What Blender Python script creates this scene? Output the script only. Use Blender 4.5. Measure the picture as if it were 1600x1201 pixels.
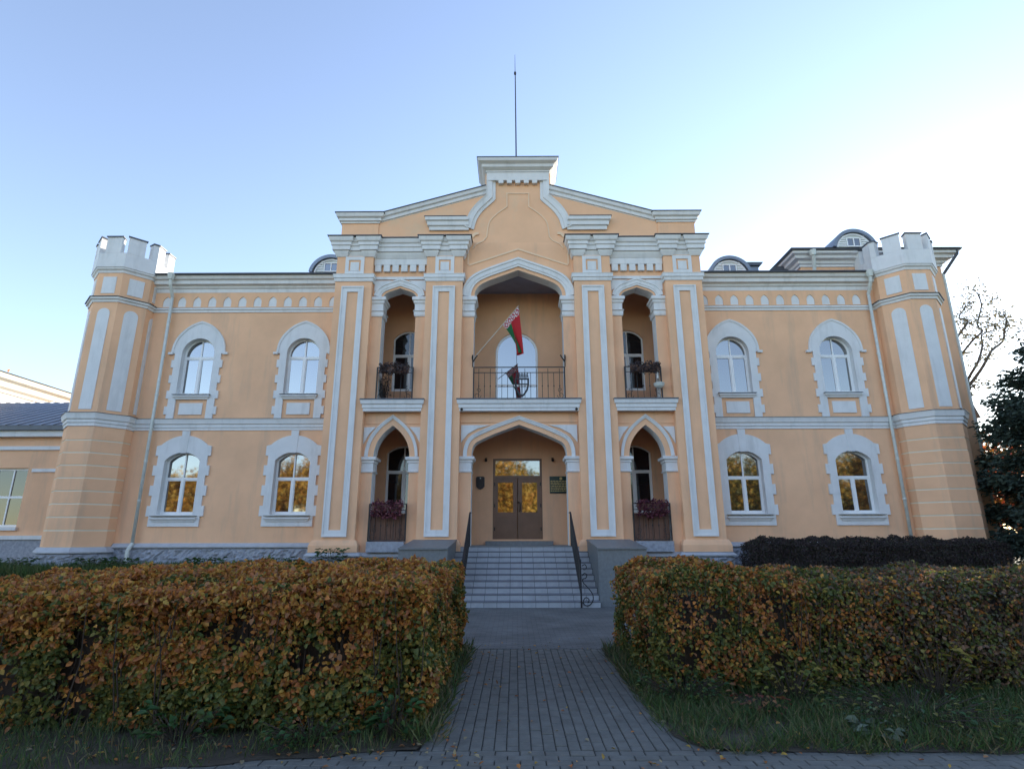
import bpy, bmesh, math, random
import numpy as np
from mathutils import Vector, Matrix, noise
from mathutils.geometry import tessellate_polygon
R = math.radians
random.seed(7); rng = np.random.default_rng(11)
scene = bpy.context.scene
for o in list(bpy.data.objects): bpy.data.objects.remove(o)
COL = scene.collection

# ------------------------------------------------------------------ camera, sky, sun, exposure
cd = bpy.data.cameras.new('camera'); cam = bpy.data.objects.new('camera', cd); COL.objects.link(cam)
cd.sensor_width = 36; cd.lens = 880/1600*36; cd.clip_end = 2000; cd.clip_start = .05
cy, sy = math.cos(-.004745), math.sin(-.004745); cp, sp = math.cos(.26105), math.sin(.26105)
fwd = Vector((sy*cp, cy*cp, sp)); rt = Vector((cy, -sy, 0)); up = rt.cross(fwd); ro = -.00216
r2 = rt*math.cos(ro)+up*math.sin(ro); u2 = up*math.cos(ro)-rt*math.sin(ro)
cam.matrix_world = Matrix(((r2.x,u2.x,-fwd.x,-.143),(r2.y,u2.y,-fwd.y,-18),(r2.z,u2.z,-fwd.z,1.8),(0,0,0,1)))
scene.camera = cam
SUN_AZ, SUN_EL = R(43), R(12.5)
world = bpy.data.worlds.new('World'); scene.world = world; world.use_nodes = True
wn = world.node_tree; bg = wn.nodes['Background']
sky = wn.nodes.new('ShaderNodeTexSky'); sky.sky_type = 'NISHITA'; sky.sun_disc = False
sky.sun_elevation = SUN_EL; sky.sun_rotation = SUN_AZ; sky.air_density = 1.0; sky.dust_density = .12; sky.ozone_density = 2.2; sky.altitude = 0
hs = wn.nodes.new('ShaderNodeHueSaturation'); hs.inputs['Saturation'].default_value = .84; hs.inputs['Hue'].default_value = .508
wn.links.new(sky.outputs[0], hs.inputs['Color']); wn.links.new(hs.outputs[0], bg.inputs[0]); bg.inputs[1].default_value = .15
sl = bpy.data.lights.new('sun', 'SUN'); so = bpy.data.objects.new('sun', sl); COL.objects.link(so)
sl.energy = 3.6; sl.angle = R(.5); sl.color = (1, .88, .72)
sd = Vector((math.sin(SUN_AZ)*math.cos(SUN_EL), math.cos(SUN_AZ)*math.cos(SUN_EL), math.sin(SUN_EL)))
so.rotation_euler = sd.to_track_quat('Z', 'Y').to_euler(); so.location = (30, 30, 30)
scene.render.engine = 'CYCLES'
vs = scene.view_settings; vs.view_transform = 'Standard'; vs.look = 'None'; vs.gamma = 1; vs.use_curve_mapping = False
vs.exposure = 1.65

# ------------------------------------------------------------------ materials
def mat(name, col, rough=.7, var=.12, vscale=3., bump=0., bscale=40., metal=0., ior=1.45, stain=None, stain_amt=0., stain_scale=(.7,.7,.25), attr=None, trans=0.):
    m = bpy.data.materials.new(name); m.use_nodes = True; nt = m.node_tree; N = nt.nodes; L = nt.links
    b = N['Principled BSDF']; b.inputs['Roughness'].default_value = rough; b.inputs['Metallic'].default_value = metal; b.inputs['IOR'].default_value = ior
    tc = N.new('ShaderNodeTexCoord')
    geo = N.new('ShaderNodeNewGeometry')
    if attr:
        a = N.new('ShaderNodeAttribute'); a.attribute_name = attr; src = a.outputs['Color']
    else:
        rgb = N.new('ShaderNodeRGB'); rgb.outputs[0].default_value = (*col, 1); src = rgb.outputs[0]
    if var:
        n = N.new('ShaderNodeTexNoise'); n.inputs['Scale'].default_value = vscale; n.inputs['Detail'].default_value = 6; n.inputs['Roughness'].default_value = .6
        L.new(geo.outputs['Position'], n.inputs['Vector'])
        mr = N.new('ShaderNodeMapRange'); mr.inputs[1].default_value = .3; mr.inputs[2].default_value = .7; mr.inputs[3].default_value = 1-var; mr.inputs[4].default_value = 1+var
        L.new(n.outputs[0], mr.inputs[0])
        mx = N.new('ShaderNodeMix'); mx.data_type = 'RGBA'; mx.blend_type = 'MULTIPLY'; mx.inputs[0].default_value = 1
        L.new(src, mx.inputs[6]); L.new(mr.outputs[0], mx.inputs[7]); src = mx.outputs[2]
    if stain:
        mp = N.new('ShaderNodeMapping'); mp.inputs['Scale'].default_value = stain_scale; L.new(geo.outputs['Position'], mp.inputs[0])
        n2 = N.new('ShaderNodeTexNoise'); n2.inputs['Scale'].default_value = 1; n2.inputs['Detail'].default_value = 8; n2.inputs['Roughness'].default_value = .65; L.new(mp.outputs[0], n2.inputs['Vector'])
        m2 = N.new('ShaderNodeMapRange'); m2.inputs[1].default_value = .52; m2.inputs[2].default_value = .75; m2.inputs[3].default_value = 0; m2.inputs[4].default_value = stain_amt; L.new(n2.outputs[0], m2.inputs[0])
        mx2 = N.new('ShaderNodeMix'); mx2.data_type = 'RGBA'; mx2.inputs[7].default_value = (*stain, 1)
        L.new(m2.outputs[0], mx2.inputs[0]); L.new(src, mx2.inputs[6]); src = mx2.outputs[2]
    L.new(src, b.inputs['Base Color'])
    if bump:
        n3 = N.new('ShaderNodeTexNoise'); n3.inputs['Scale'].default_value = bscale; n3.inputs['Detail'].default_value = 5; L.new(geo.outputs['Position'], n3.inputs['Vector'])
        bp = N.new('ShaderNodeBump'); bp.inputs['Strength'].default_value = bump; bp.inputs['Distance'].default_value = .02; L.new(n3.outputs[0], bp.inputs['Height']); L.new(bp.outputs[0], b.inputs['Normal'])
    if trans:
        out = N['Material Output']; t = N.new('ShaderNodeBsdfTranslucent'); L.new(src, t.inputs[0])
        ms = N.new('ShaderNodeMixShader'); ms.inputs[0].default_value = trans; L.new(b.outputs[0], ms.inputs[1]); L.new(t.outputs[0], ms.inputs[2]); L.new(ms.outputs[0], out.inputs[0])
    return m
M = dict(
 peach=mat('peach_plaster', (.82,.49,.295), .85, .09, .7, .25, 60, stain=(.50,.36,.26), stain_amt=.6, stain_scale=(1.9,1.9,.25)),
 attic=mat('weathered_plaster', (.82,.49,.295), .85, .05, 1.2, .15, 60, stain=(.52,.55,.42), stain_amt=.45, stain_scale=(.5,.5,.5)),
 white=mat('white_trim', (.70,.71,.715), .7, .05, 2.5, .1, 50, stain=(.45,.46,.45), stain_amt=.55, stain_scale=(3.,3.,.5)),
 pale=mat('pale_groove', (.76,.68,.54), .8, .05, 2.),
 upvc=mat('window_frame_white', (.82,.83,.83), .35, .02, 5.),
 glass=mat('window_glass', (.012,.014,.016), .032, 0, ior=3.0),
 mirror=mat('mirror_glass', (.02,.024,.03), .02, 0, ior=3.6),
 darkglass=mat('dark_glass', (.012,.014,.018), .04, 0, ior=1.7),
 roof=mat('roof_sheet', (.21,.24,.29), .45, .12, 1.5, .05, 8, metal=.55),
 flash=mat('flashing_sheet', (.10,.11,.13), .5, .15, 3., metal=.4),
 zinc=mat('zinc_pipe', (.60,.64,.61), .5, .12, 6., metal=.1),
 stone=mat('plinth_stone', (.30,.32,.37), .85, .25, 9., .5, 40, stain=(.42,.45,.5), stain_amt=.6, stain_scale=(6,6,6)),
 coping=mat('plinth_coping', (.42,.44,.48), .8, .1, 4., .2, 40),
 granite=mat('grey_granite', (.16,.175,.185), .5, .15, 14., .1, 120),
 tile=mat('step_tile', (.33,.35,.38), .5, .12, 5., .1, 60, stain=(.2,.2,.2), stain_amt=.8, stain_scale=(2.5,2.5,2.5)),
 tread=mat('tread_tile', (.17,.18,.21), .6, .12, 6.),
 grout=mat('grout', (.07,.075,.08), .9, .2, 10.),
 iron=mat('black_iron', (.018,.018,.022), .5, .2, 20.),
 door=mat('brown_door', (.19,.10,.06), .4, .12, 3., .1, 30),
 board=mat('brown_board', (.15,.075,.05), .6, .2, 4., .2, 30),
 soffit=mat('slate_ceiling', (.30,.32,.42), .8, .1, 3.),
 floor=mat('porch_floor', (.40,.39,.37), .7, .1, 5.),
 bark=mat('bark', (.085,.07,.055), .9, .3, 12., .6, 30),
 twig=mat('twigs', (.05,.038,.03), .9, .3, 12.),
 leaf=mat('leaves', (1,1,1), .55, .12, 30., attr='Col', trans=.3),
 needle=mat('needles', (1,1,1), .7, .2, 10., attr='Col', trans=.1),
 grassblade=mat('grass_blades', (1,1,1), .6, .15, 20., attr='Col', trans=.25),
 paver=mat('paver', (.128,.130,.120), .8, .22, 5., .4, 90, attr=None, stain=(.2,.2,.19), stain_amt=.3, stain_scale=(2,2,2)),
 sand=mat('joint_sand', (.045,.044,.04), .95, .3, 20.),
 soil=mat('soil', (.055,.045,.032), .95, .4, 6., .6, 25),
 cream=mat('cream_plaster', (.50,.47,.42), .85, .06, 1.),
 black=mat('black_plastic', (.015,.015,.016), .4, 0),
 bronze=mat('dark_bronze', (.045,.042,.045), .45, .2, 20., .4, 60, metal=.3),
 green=mat('green_enamel', (.006,.035,.03), .3, .05, 5.),
 gold=mat('gold_paint', (.55,.42,.16), .45, .05, 5.),
 pole=mat('pale_pole', (.55,.48,.40), .5, .1, 10.),
 purple=mat('purple_petals', (1,1,1), .6, .15, 30., attr='Col', trans=.2),
)

def brick_mat(name, col, mortar, w, h, msize):
    m = bpy.data.materials.new(name); m.use_nodes = True; nt = m.node_tree; N = nt.nodes; L = nt.links; b = N['Principled BSDF']; b.inputs['Roughness'].default_value = .8
    g = N.new('ShaderNodeNewGeometry'); t = N.new('ShaderNodeTexBrick'); t.inputs['Scale'].default_value = 1; t.inputs['Brick Width'].default_value = w; t.inputs['Row Height'].default_value = h; t.inputs['Mortar Size'].default_value = msize
    t.inputs['Color1'].default_value = (*col, 1); t.inputs['Color2'].default_value = (*[c*.78 for c in col], 1); t.inputs['Mortar'].default_value = (*mortar, 1); L.new(g.outputs['Position'], t.inputs['Vector'])
    n = N.new('ShaderNodeTexNoise'); n.inputs['Scale'].default_value = 1.1; n.inputs['Detail'].default_value = 7; L.new(g.outputs['Position'], n.inputs['Vector'])
    mr = N.new('ShaderNodeMapRange'); mr.inputs[1].default_value = .3; mr.inputs[2].default_value = .7; mr.inputs[3].default_value = .72; mr.inputs[4].default_value = 1.25; L.new(n.outputs[0], mr.inputs[0])
    x = N.new('ShaderNodeMix'); x.data_type = 'RGBA'; x.blend_type = 'MULTIPLY'; x.inputs[0].default_value = 1; L.new(t.outputs[0], x.inputs[6]); L.new(mr.outputs[0], x.inputs[7]); L.new(x.outputs[2], b.inputs[0])
    bp = N.new('ShaderNodeBump'); bp.inputs['Strength'].default_value = .5; bp.inputs['Distance'].default_value = .01; L.new(t.outputs[1], bp.inputs['Height']); bp.invert = True; L.new(bp.outputs[0], b.inputs['Normal'])
    return m
M['cream_line'] = mat('cream_relief', (.80,.585,.40), .85, .05, 2.); M['drytwig'] = mat('dry_twigs', (1,1,1), .95, .2, 20., attr='Col'); M['drive'] = brick_mat('driveway_pavers', (.135,.142,.142), (.07,.07,.07), .2, .1, .006)

def ground_mat():
    m = bpy.data.materials.new('meadow'); m.use_nodes = True; nt = m.node_tree; N = nt.nodes; L = nt.links; b = N['Principled BSDF']; b.inputs['Roughness'].default_value = .95
    g = N.new('ShaderNodeNewGeometry'); n = N.new('ShaderNodeTexNoise'); n.inputs['Scale'].default_value = .8; n.inputs['Detail'].default_value = 9; L.new(g.outputs['Position'], n.inputs['Vector'])
    r = N.new('ShaderNodeValToRGB'); r.color_ramp.elements[0].position = .35; r.color_ramp.elements[0].color = (.03,.042,.014,1); r.color_ramp.elements[1].position = .7; r.color_ramp.elements[1].color = (.085,.075,.03,1); L.new(n.outputs[0], r.inputs[0]); L.new(r.outputs[0], b.inputs[0])
    n3 = N.new('ShaderNodeTexNoise'); n3.inputs['Scale'].default_value = 30; L.new(g.outputs['Position'], n3.inputs['Vector']); bp = N.new('ShaderNodeBump'); bp.inputs['Strength'].default_value = .8; bp.inputs['Distance'].default_value = .05; L.new(n3.outputs[0], bp.inputs['Height']); L.new(bp.outputs[0], b.inputs['Normal'])
    return m
M['meadow'] = ground_mat()

# ------------------------------------------------------------------ mesh helpers
def catmull(pts, n=4):
    P = [Vector(p) for p in pts]; out = []
    for i in range(len(P)-1):
        a = P[max(i-1,0)]; b = P[i]; c = P[i+1]; d = P[min(i+2,len(P)-1)]
        for k in range(n):
            t = k/n; out.append(tuple(.5*((2*b)+(c-a)*t+(2*a-5*b+4*c-d)*t*t+(3*b-a-3*c+d)*t**3)))
    out.append(tuple(P[-1])); return out
class MB:
    def __init__(s): s.v = []; s.f = []; s.m = []
    def add(s, vs, fs, mi=0):
        k = len(s.v); s.v += [tuple(v) for v in vs]; s.f += [tuple(i+k for i in f) for f in fs]; s.m += [mi]*len(fs); return s
    def box(s, x0, x1, y0, y1, z0, z1, mi=0):
        return s.add([(x0,y0,z0),(x1,y0,z0),(x1,y1,z0),(x0,y1,z0),(x0,y0,z1),(x1,y0,z1),(x1,y1,z1),(x0,y1,z1)], [(0,3,2,1),(4,5,6,7),(0,1,5,4),(1,2,6,5),(2,3,7,6),(3,0,4,7)], mi)
    def prism(s, poly, y0, y1, holes=(), mi=0, hmi=None, fn=None):
        fn = fn or (lambda x, z, y: (x, y, z)); loops = [list(poly)]+[list(h) for h in holes]
        flat = [p for l in loops for p in l]; tri = tessellate_polygon([[Vector((p[0],p[1],0)) for p in l] for l in loops]); n = len(flat)
        s.add([fn(p[0],p[1],y0) for p in flat]+[fn(p[0],p[1],y1) for p in flat], [t for t in tri]+[(t[2]+n,t[1]+n,t[0]+n) for t in tri], mi)
        k = 0
        for li, l in enumerate(loops):
            m = mi if (li == 0 or hmi is None) else hmi; q = len(l)
            s.add([fn(p[0],p[1],y0) for p in l]+[fn(p[0],p[1],y1) for p in l], [(i,(i+1)%q,(i+1)%q+q,i+q) for i in range(q)], m)
        return s
    def sweep(s, path, prof, fn, closed=False, sign=1, mi=0):
        # path: 2d points, prof: (offset along path normal, second coordinate); fn(p, q, b) -> xyz
        n = len(path); rows = []
        for i in range(n):
            p = Vector(path[i][:2]); a = Vector(path[i-1][:2]) if (i > 0 or closed) else None; c = Vector(path[(i+1)%n][:2]) if (i < n-1 or closed) else None
            ns = []
            if a is not None: d = (p-a).normalized(); ns.append(Vector((-d.y,d.x)))
            if c is not None: d = (c-p).normalized(); ns.append(Vector((-d.y,d.x)))
            if len(ns) == 2:
                mm = ns[0]+ns[1]; nv = mm/max(.15, 1+ns[0].dot(ns[1]))
            else: nv = ns[0]
            nv *= sign; rows.append([fn(p.x+nv.x*o, p.y+nv.y*o, b) for o, b in prof])
        k = len(prof); vs = [v for r in rows for v in r]; fs = []
        for i in range(n if closed else n-1):
            j = (i+1)%n
            for q in range(k): fs.append((i*k+q, j*k+q, j*k+(q+1)%k, i*k+(q+1)%k))
        if not closed: fs += [tuple(range(k)), tuple((n-1)*k+q for q in range(k))[::-1]]
        return s.add(vs, fs, mi)
    def tube(s, pts, r, seg=6, mi=0, r1=None):
        pts = [Vector(p) for p in pts]; n = len(pts); rows = []; prev = None
        for i, p in enumerate(pts):
            d = (pts[min(i+1,n-1)]-pts[max(i-1,0)]).normalized()
            if prev is None: u = d.orthogonal().normalized()
            else: u = (prev-d*prev.dot(d)).normalized()
            prev = u; w = d.cross(u); rr = r if r1 is None else r+(r1-r)*i/(n-1)
            if isinstance(r, (list,tuple)): rr = r[i]
            rows.append([p+u*rr*math.cos(2*math.pi*k/seg)+w*rr*math.sin(2*math.pi*k/seg) for k in range(seg)])
        fs = [(i*seg+k,i*seg+(k+1)%seg,(i+1)*seg+(k+1)%seg,(i+1)*seg+k) for i in range(n-1) for k in range(seg)]
        fs += [tuple(range(seg))[::-1], tuple((n-1)*seg+k for k in range(seg))]
        return s.add([v for r in rows for v in r], fs, mi)
    def build(s, name, mats, parent=None, smooth=False, loc=None, normals=True):
        me = bpy.data.meshes.new(name); me.from_pydata(s.v, [], s.f)
        if not isinstance(mats, (list,tuple)): mats = [mats]
        for m in mats: me.materials.append(M[m])
        me.polygons.foreach_set('material_index', s.m)
        if normals:
            bm = bmesh.new(); bm.from_mesh(me); bmesh.ops.remove_doubles(bm, verts=bm.verts, dist=1e-5); bmesh.ops.recalc_face_normals(bm, faces=bm.faces); bm.to_mesh(me); bm.free()
        if smooth: me.polygons.foreach_set('use_smooth', [True]*len(me.polygons))
        return link(name, me, parent, loc)
def link(name, me, parent=None, loc=None):
    o = bpy.data.objects.new(name, me); COL.objects.link(o)
    if parent: o.parent = parent
    if loc: o.location = loc
    return o
def tag(o, label, cat, group=None):
    o['label'] = label; o['category'] = cat
    if group: o['group'] = group
    return o
def thing(name, label, cat, loc=(0,0,0), group=None):
    return tag(link(name, None, None, loc), label, cat, group)
def struct(o): o['kind'] = 'structure'; return o
def bx(name, m, parent, *b): return MB().box(*b).build(name, m, parent)
XZ = lambda y0: (lambda x, z, b: (x, y0-b, z))      # elevation sweep: b projects towards the viewer
XY = lambda x, y, z: (x, y, z)                        # plan sweep
def mirror(pts): return [(-x, z) for x, z in pts]
def outline(xc, half, zb, zs, curve):
    """arched opening: curve is right side from (half,0) to (0,rise)"""
    right = [(xc+dx, zs+dz) for dx, dz in curve]; left = [(xc-dx, zs+dz) for dx, dz in curve[:-1]]
    return [(xc-half, zb), (xc+half, zb)]+right+left[::-1]
def archpath(xc, zs, curve): 
    return [(xc-dx, zs+dz) for dx, dz in curve]+[(xc+dx, zs+dz) for dx, dz in curve[:-1]][::-1]
def segcurve(half, rise, n=8):
    r = (half*half+rise*rise)/(2*rise); a = math.asin(min(1, half/r))
    if rise > half*.999: a = math.pi/2; r = half
    return [(r*math.sin(a*(1-i/n)), r*math.cos(a*(1-i/n))-(r-rise)) for i in range(n+1)]
CUP = catmull([(1.54,0),(1.51,.22),(1.38,.43),(1.15,.58),(.85,.71),(.45,.86),(0,1.03)], 3)
CLO = catmull([(1.55,0),(1.54,.2),(1.45,.42),(1.2,.57),(.75,.77),(.35,.92),(0,1.05)], 3)
NUP = catmull([(.58,0),(.55,.1),(.43,.2),(.22,.28),(0,.36)], 3)
NLO = catmull([(.59,0),(.56,.25),(.47,.52),(.31,.76),(.15,.92),(0,1.04)], 3)
COPIES = {}
def shared(key, make, name, parent, loc):
    if key not in COPIES:
        o = make(); COPIES[key] = o.data; o.name = name; o.parent = parent; o.location = loc; return o
    return link(name, COPIES[key], parent, loc)

# ------------------------------------------------------------------ setting: ground, driveway, path
me_g = MB().add([(-400,-400,-.02),(400,-400,-.02),(400,400,-.02),(-400,400,-.02)], [(0,1,2,3)]).build('ground', 'meadow'); struct(me_g)
drive = MB().box(-30, 30, -7.95, -2.35, -.1, .0).build('driveway', 'drive'); struct(drive)
path = MB().box(-1.8, 1.72, -12.47, -7.95, -.1, -.012).build('path', 'sand'); struct(path)
walk = MB().box(-8, 8, -19.5, -12.471, -.1, -.014).build('pavement', 'sand'); struct(walk)
def paver_mesh(w, l, h=.056, c=.006):
    x, y = w/2, l/2; b = MB()
    b.add([(-x,-y,-h),(x,-y,-h),(x,y,-h),(-x,y,-h),(-x,-y,-c),(x,-y,-c),(x,y,-c),(-x,y,-c),(-x+c,-y+c,0),(x-c,-y+c,0),(x-c,y-c,0),(-x+c,y-c,0)],
          [(0,1,5,4),(1,2,6,5),(2,3,7,6),(3,0,4,7),(4,5,9,8),(5,6,10,9),(6,7,11,10),(7,4,8,11),(8,9,10,11)]); return b
def lay(parent, spots, w, l, limit, name='paver'):
    spots.sort(key=lambda s: (s[0]+.14)**2+(s[1]+18)**2); first = None; rest = MB()
    for i, (x, y, rz) in enumerate(spots):
        dz = random.uniform(-.004, .003)
        if i < limit:
            if first is None: o = paver_mesh(w, l).build(name, 'paver', parent); first = o.data
            else: o = link(name, first, parent)
            o.location = (x, y, dz); o.rotation_euler = (random.uniform(-.008,.008), random.uniform(-.012,.012), rz+random.uniform(-.008,.008))
        else:
            p = paver_mesh(w, l); c, s = math.cos(rz), math.sin(rz); rest.add([(x+a*c-b*s, y+a*s+b*c, z+dz) for a, b, z in p.v], p.f)
    if rest.v: o = rest.build('far_pavers', 'paver', parent); o['kind'] = 'stuff'
sp = []
for i in range(24):
    x = -.93+i*.1085
    off = random.choice((0,.1)) if False else (.1 if i%2 else 0)
    y = -12.36+off*.5
    for k in range(22):
        yy = -12.355+k*.2085+(.104 if i%2 else 0)
        if yy > -8.04 or (i > 20 and yy > -11.4-(i-21)*.35): break
        sp.append((x, yy, 0))
    if i%2: sp.append((x, -12.43, 0)) if False else None
lay(path, sp, .100, .2005, 280)
lay(path, [(-.93+i*.1085, -12.408, 0) for i in range(1, 24, 2)]+[(-.93+i*.1085, -8.025, 0) for i in range(0, 21, 2)], .100, .094, 20)
sp = []
for r_ in range(7):
    y = -12.53-r_*.106
    for k in range(70):
        x = -7.9+k*.2135+(.107 if r_%2 else 0)
        if -3.2 < x < 5.2: sp.append((x, y, 0))
lay(walk, sp, .205, .099, 290)
# lawn banks each side of the steps
def lawn(name, x0, x1):
    b = MB(); nx, ny = 40, 10; vs = []
    for j in range(ny+1):
        for i in range(nx+1):
            x = x0+(x1-x0)*i/nx; y = -3.0+(4.2)*j/ny; t = min(1, max(0, (y+3.0)/1.7)); z = -.03+.72*(t*t*(3-2*t))+.05*noise.noise(Vector((x*.6,y,3)))*t
            vs.append((x, y, z))
    b.add(vs, [(j*(nx+1)+i, j*(nx+1)+i+1, (j+1)*(nx+1)+i+1, (j+1)*(nx+1)+i) for j in range(ny) for i in range(nx)])
    o = b.build(name, 'meadow', smooth=True); return struct(o)
lawn('lawn', -30, -3.42); lawn('lawn', 3.42, 30)
def soilbed(name, poly):
    o = MB().add([(x,y,z) for x,y,z in poly], [tuple(range(len(poly)))]).build(name, 'soil'); return struct(o)
def ragged(pts, amp, step=.12):
    out = []
    for i in range(len(pts)-1):
        p, q = Vector(pts[i]), Vector(pts[i+1]); k = max(1, int((q-p).length/step)); d = (q-p).normalized(); nn = Vector((-d.y,d.x))
        for j in range(k): c = p.lerp(q, j/k); out.append(tuple(c+nn*amp*noise.noise(Vector((c.x*3.1,c.y*3.1,7)))))
    return out
edge = ragged([(-9,-13.3),(-4.2,-13.12),(-3.0,-12.86),(-2.0,-12.66),(-1.4,-12.53),(-1.0,-12.47),(-.94,-12.2),(-.93,-11.6),(-.93,-7.9)], .07)
soilbed('planting_bed', [(x,y,.007) for x, y in edge]+[(-.95,-7.95,.007),(-9,-7.95,.007)])
edge = ragged([(1.26,-7.9),(1.24,-10.0),(1.27,-11.3),(1.34,-12.1),(1.50,-12.46),(2.2,-12.52),(9.5,-12.60)], .06)
soilbed('planting_bed', [(9.5,-7.95,.007),(1.26,-7.95,.007)]+[(x,y,.007) for x, y in edge]+[(9.5,-12.6,.007)])

# ------------------------------------------------------------------ manor house
H = thing('manor_house', 'peach and white two-storey manor with a gabled centre and two crenellated corner towers', 'manor')
# --- central portico wall with six arched openings
XC = 4.155
holes = [outline(0,1.54,6.15,9.84,CUP), outline(0,1.55,1.475,4.26,CLO)]
for s in (-1, 1):
    holes += [outline(s*XC,.58,6.15,9.83,NUP), outline(s*XC,.59,1.6,4.25,NLO)]
MB().prism([(-6.40,.2),(6.40,.2),(6.40,11.95),(-6.40,11.95)], .25, .75, holes, 0, 1).build('wall', ['peach','white'], H)
for s in (-1, 1):
    a, b = sorted((s*6.40, s*6.0)); MB().box(a, b, .75, 9, .2, 11.95).build('wall', 'peach', H)
# loggia back wall, floors, ceilings
def rect(x0,x1,z0,z1): return [(x0,z0),(x1,z0),(x1,z1),(x0,z1)]
lw = [outline(s*XC,.64,2.55,4.68,segcurve(.64,.27)) for s in (-1,1)]; uw = [outline(s*XC,.62,7.0,9.05,segcurve(.62,.34)) for s in (-1,1)]
cw = outline(-.06,.80,6.2,8.5,segcurve(.80,.80,10)); dr = rect(-.93,.83,1.66,4.47)
MB().prism(rect(-6.0,6.0,1.2,11.8), 2.4, 2.8, lw+uw+[cw,dr]).build('back_wall', 'peach', H)
bx('loggia_floor', 'floor', H, -5.99, 5.99, .75, 2.39, 5.75, 6.13)
bx('porch_floor', 'floor', H, -5.99, 5.99, .752, 2.395, .9, 1.47)
bx('loggia_ceiling', 'soffit', H, -5.99, 5.99, .752, 2.398, 10.92, 11.2)
bx('porch_ceiling', 'peach', H, -5.985, 5.985, .753, 2.393, 5.55, 5.749)
for s in (-1, 1):
    a, b = sorted((s*2.15, s*2.45)); MB().box(a, b, 1.9, 2.397, 1.471, 5.549).build('wall_pier', 'peach', H)
    # side-bay porch floors stand a little higher
    a, b = sorted((s*(XC-.58), s*(XC+.58))); bx('threshold', 'stone', H, a, b, -.02, .9, 1.3, 1.615)
# --- pilasters
def ring(b, x0, x1, z0, z1, w, y0, y1):
    b.prism(rect(x0,x1,z0,z1), y0, y1, [rect(x0+w,x1-w,z0+w*1.05,z1-w*1.05)])
for s in (-1, 1):
    for x0, x1 in ((5.10,6.37), (1.94,3.21)):
        xa, xb = sorted((s*x0, s*x1)); cx = (xa+xb)/2
        p = MB().box(xa, xb, 0, .26, 1.45, 11.3).build('pilaster', 'peach', H)
        f = MB(); ring(f, cx-.38, cx+.38, 1.76, 10.13, .19, -.05, .01); ring(f, cx-.385, cx+.385, 1.755, 10.135, .05, -.075, -.049); f.build('frame', 'white', p)
        c = MB(); prof = [(0,10.33),(.03,10.33),(.045,10.40),(.045,10.44),(.075,10.46),(.075,10.56),(.09,10.60),(0,10.60)]
        c.sweep([(xa,.26),(xa,0),(xb,0),(xb,.26)], prof, XY, sign=-1); c.build('band', 'white', p)
        f = MB(); ring(f, cx-.33, cx+.33, 10.602, 11.27, .12, -.03, .01); f.build('frieze_frame', 'white', p)
        bx('frieze_panel', 'white', p, cx-.15, cx+.15, -.025, .01, 10.74, 11.07)
        # moulded base
        b = MB(); b.sweep([(xa-.02,.26),(xa-.02,0),(xb+.02,0),(xb+.02,.26)], [(0,1.30),(.1,1.30),(.1,1.50),(.06,1.60),(.02,1.66),(0,1.66)], XY, sign=-1)
        b.box(xa-.02, xb+.02, -.005, .26, 1.30, 1.5); b.build('base', 'peach', p)
# --- entablature, stepping over each pilaster
def ent_path(s):
    P = [(1.94,.25),(1.94,0),(2.25,0),(2.25,.07),(2.90,.07),(2.90,0),(3.21,0),(3.21,.16),(5.10,.16),(5.10,0),(5.41,0),(5.41,.07),(6.06,.07),(6.06,0),(6.37,0),(6.37,.9)]
    return [(s*x, y) for x, y in P]
ep = [(-.1,11.27),(.03,11.27),(.06,11.33),(.10,11.42),(.10,11.47),(.16,11.49),(.16,11.63),(.20,11.66),(.20,11.76),(.25,11.80),(.28,11.90),(.28,11.94),(-.1,11.94)]
for s in (-1, 1):
    e = MB().sweep(ent_path(s), ep, XY, sign=-s).build('cornice', 'white', H)
    MB().sweep(ent_path(s), [(-.1,11.943),(.30,11.943),(.32,11.955),(.32,11.975),(-.1,12.03)], XY, sign=-s).build('flashing', 'flash', e)
    # dentil panel in the narrow bay
    d = bx('dentil_band', 'white', H, *sorted((s*3.22, s*5.09)), .14, .26, 11.04, 11.268)
    for k in range(6):
        x = 3.30+k*.31; bx('dentil', 'white', d, *sorted((s*x, s*(x+.215))), .145, .26, 10.79, 11.038)
    MB().box(*sorted((s*3.22, s*5.09)), .19, .26, 10.50, 10.60).build('string_band', 'white', H)
# --- capitals either side of the openings
def capital(xa, xb, z0, z1, upper):
    # xa..xb along the front; the block runs through the wall thickness
    b = MB(); h = z1-z0
    if upper: prof = [(0,z0),(.03,z0),(.05,z0+.05),(.05,z0+.17),(.09,z0+.20),(.03,z0+.24),(.03,z0+.46),(.07,z0+.5),(.07,z0+.56),(.12,z0+.60),(.12,z1-.03),(.10,z1),(0,z1)]
    else: prof = [(0,z0),(.03,z0),(.05,z0+.04),(.02,z0+.07),(.02,z1-.2),(.05,z1-.18),(.05,z1-.12),(.11,z1-.09),(.12,z1-.02),(.1,z1),(0,z1)]
    b.sweep([(xa,.252),(xb,.252),(xb,.748),(xa,.748)], prof, XY, closed=True, sign=-1); b.box(xa+.001, xb-.001, .253, .747, z0+.001, z1-.001)
    return b.build('capital', 'white', H)
for s in (-1, 1):
    for x0, x1, z0, z1, u in ((1.56,1.99,9.10,9.84,1), (1.57,1.99,3.75,4.26,0), (3.20,3.575,9.12,9.83,1), (3.20,3.565,3.75,4.25,0), (4.735,5.12,9.12,9.83,1), (4.745,5.12,3.75,4.25,0)):
        capital(*sorted((s*x0, s*x1)), z0, z1, u)
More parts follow.
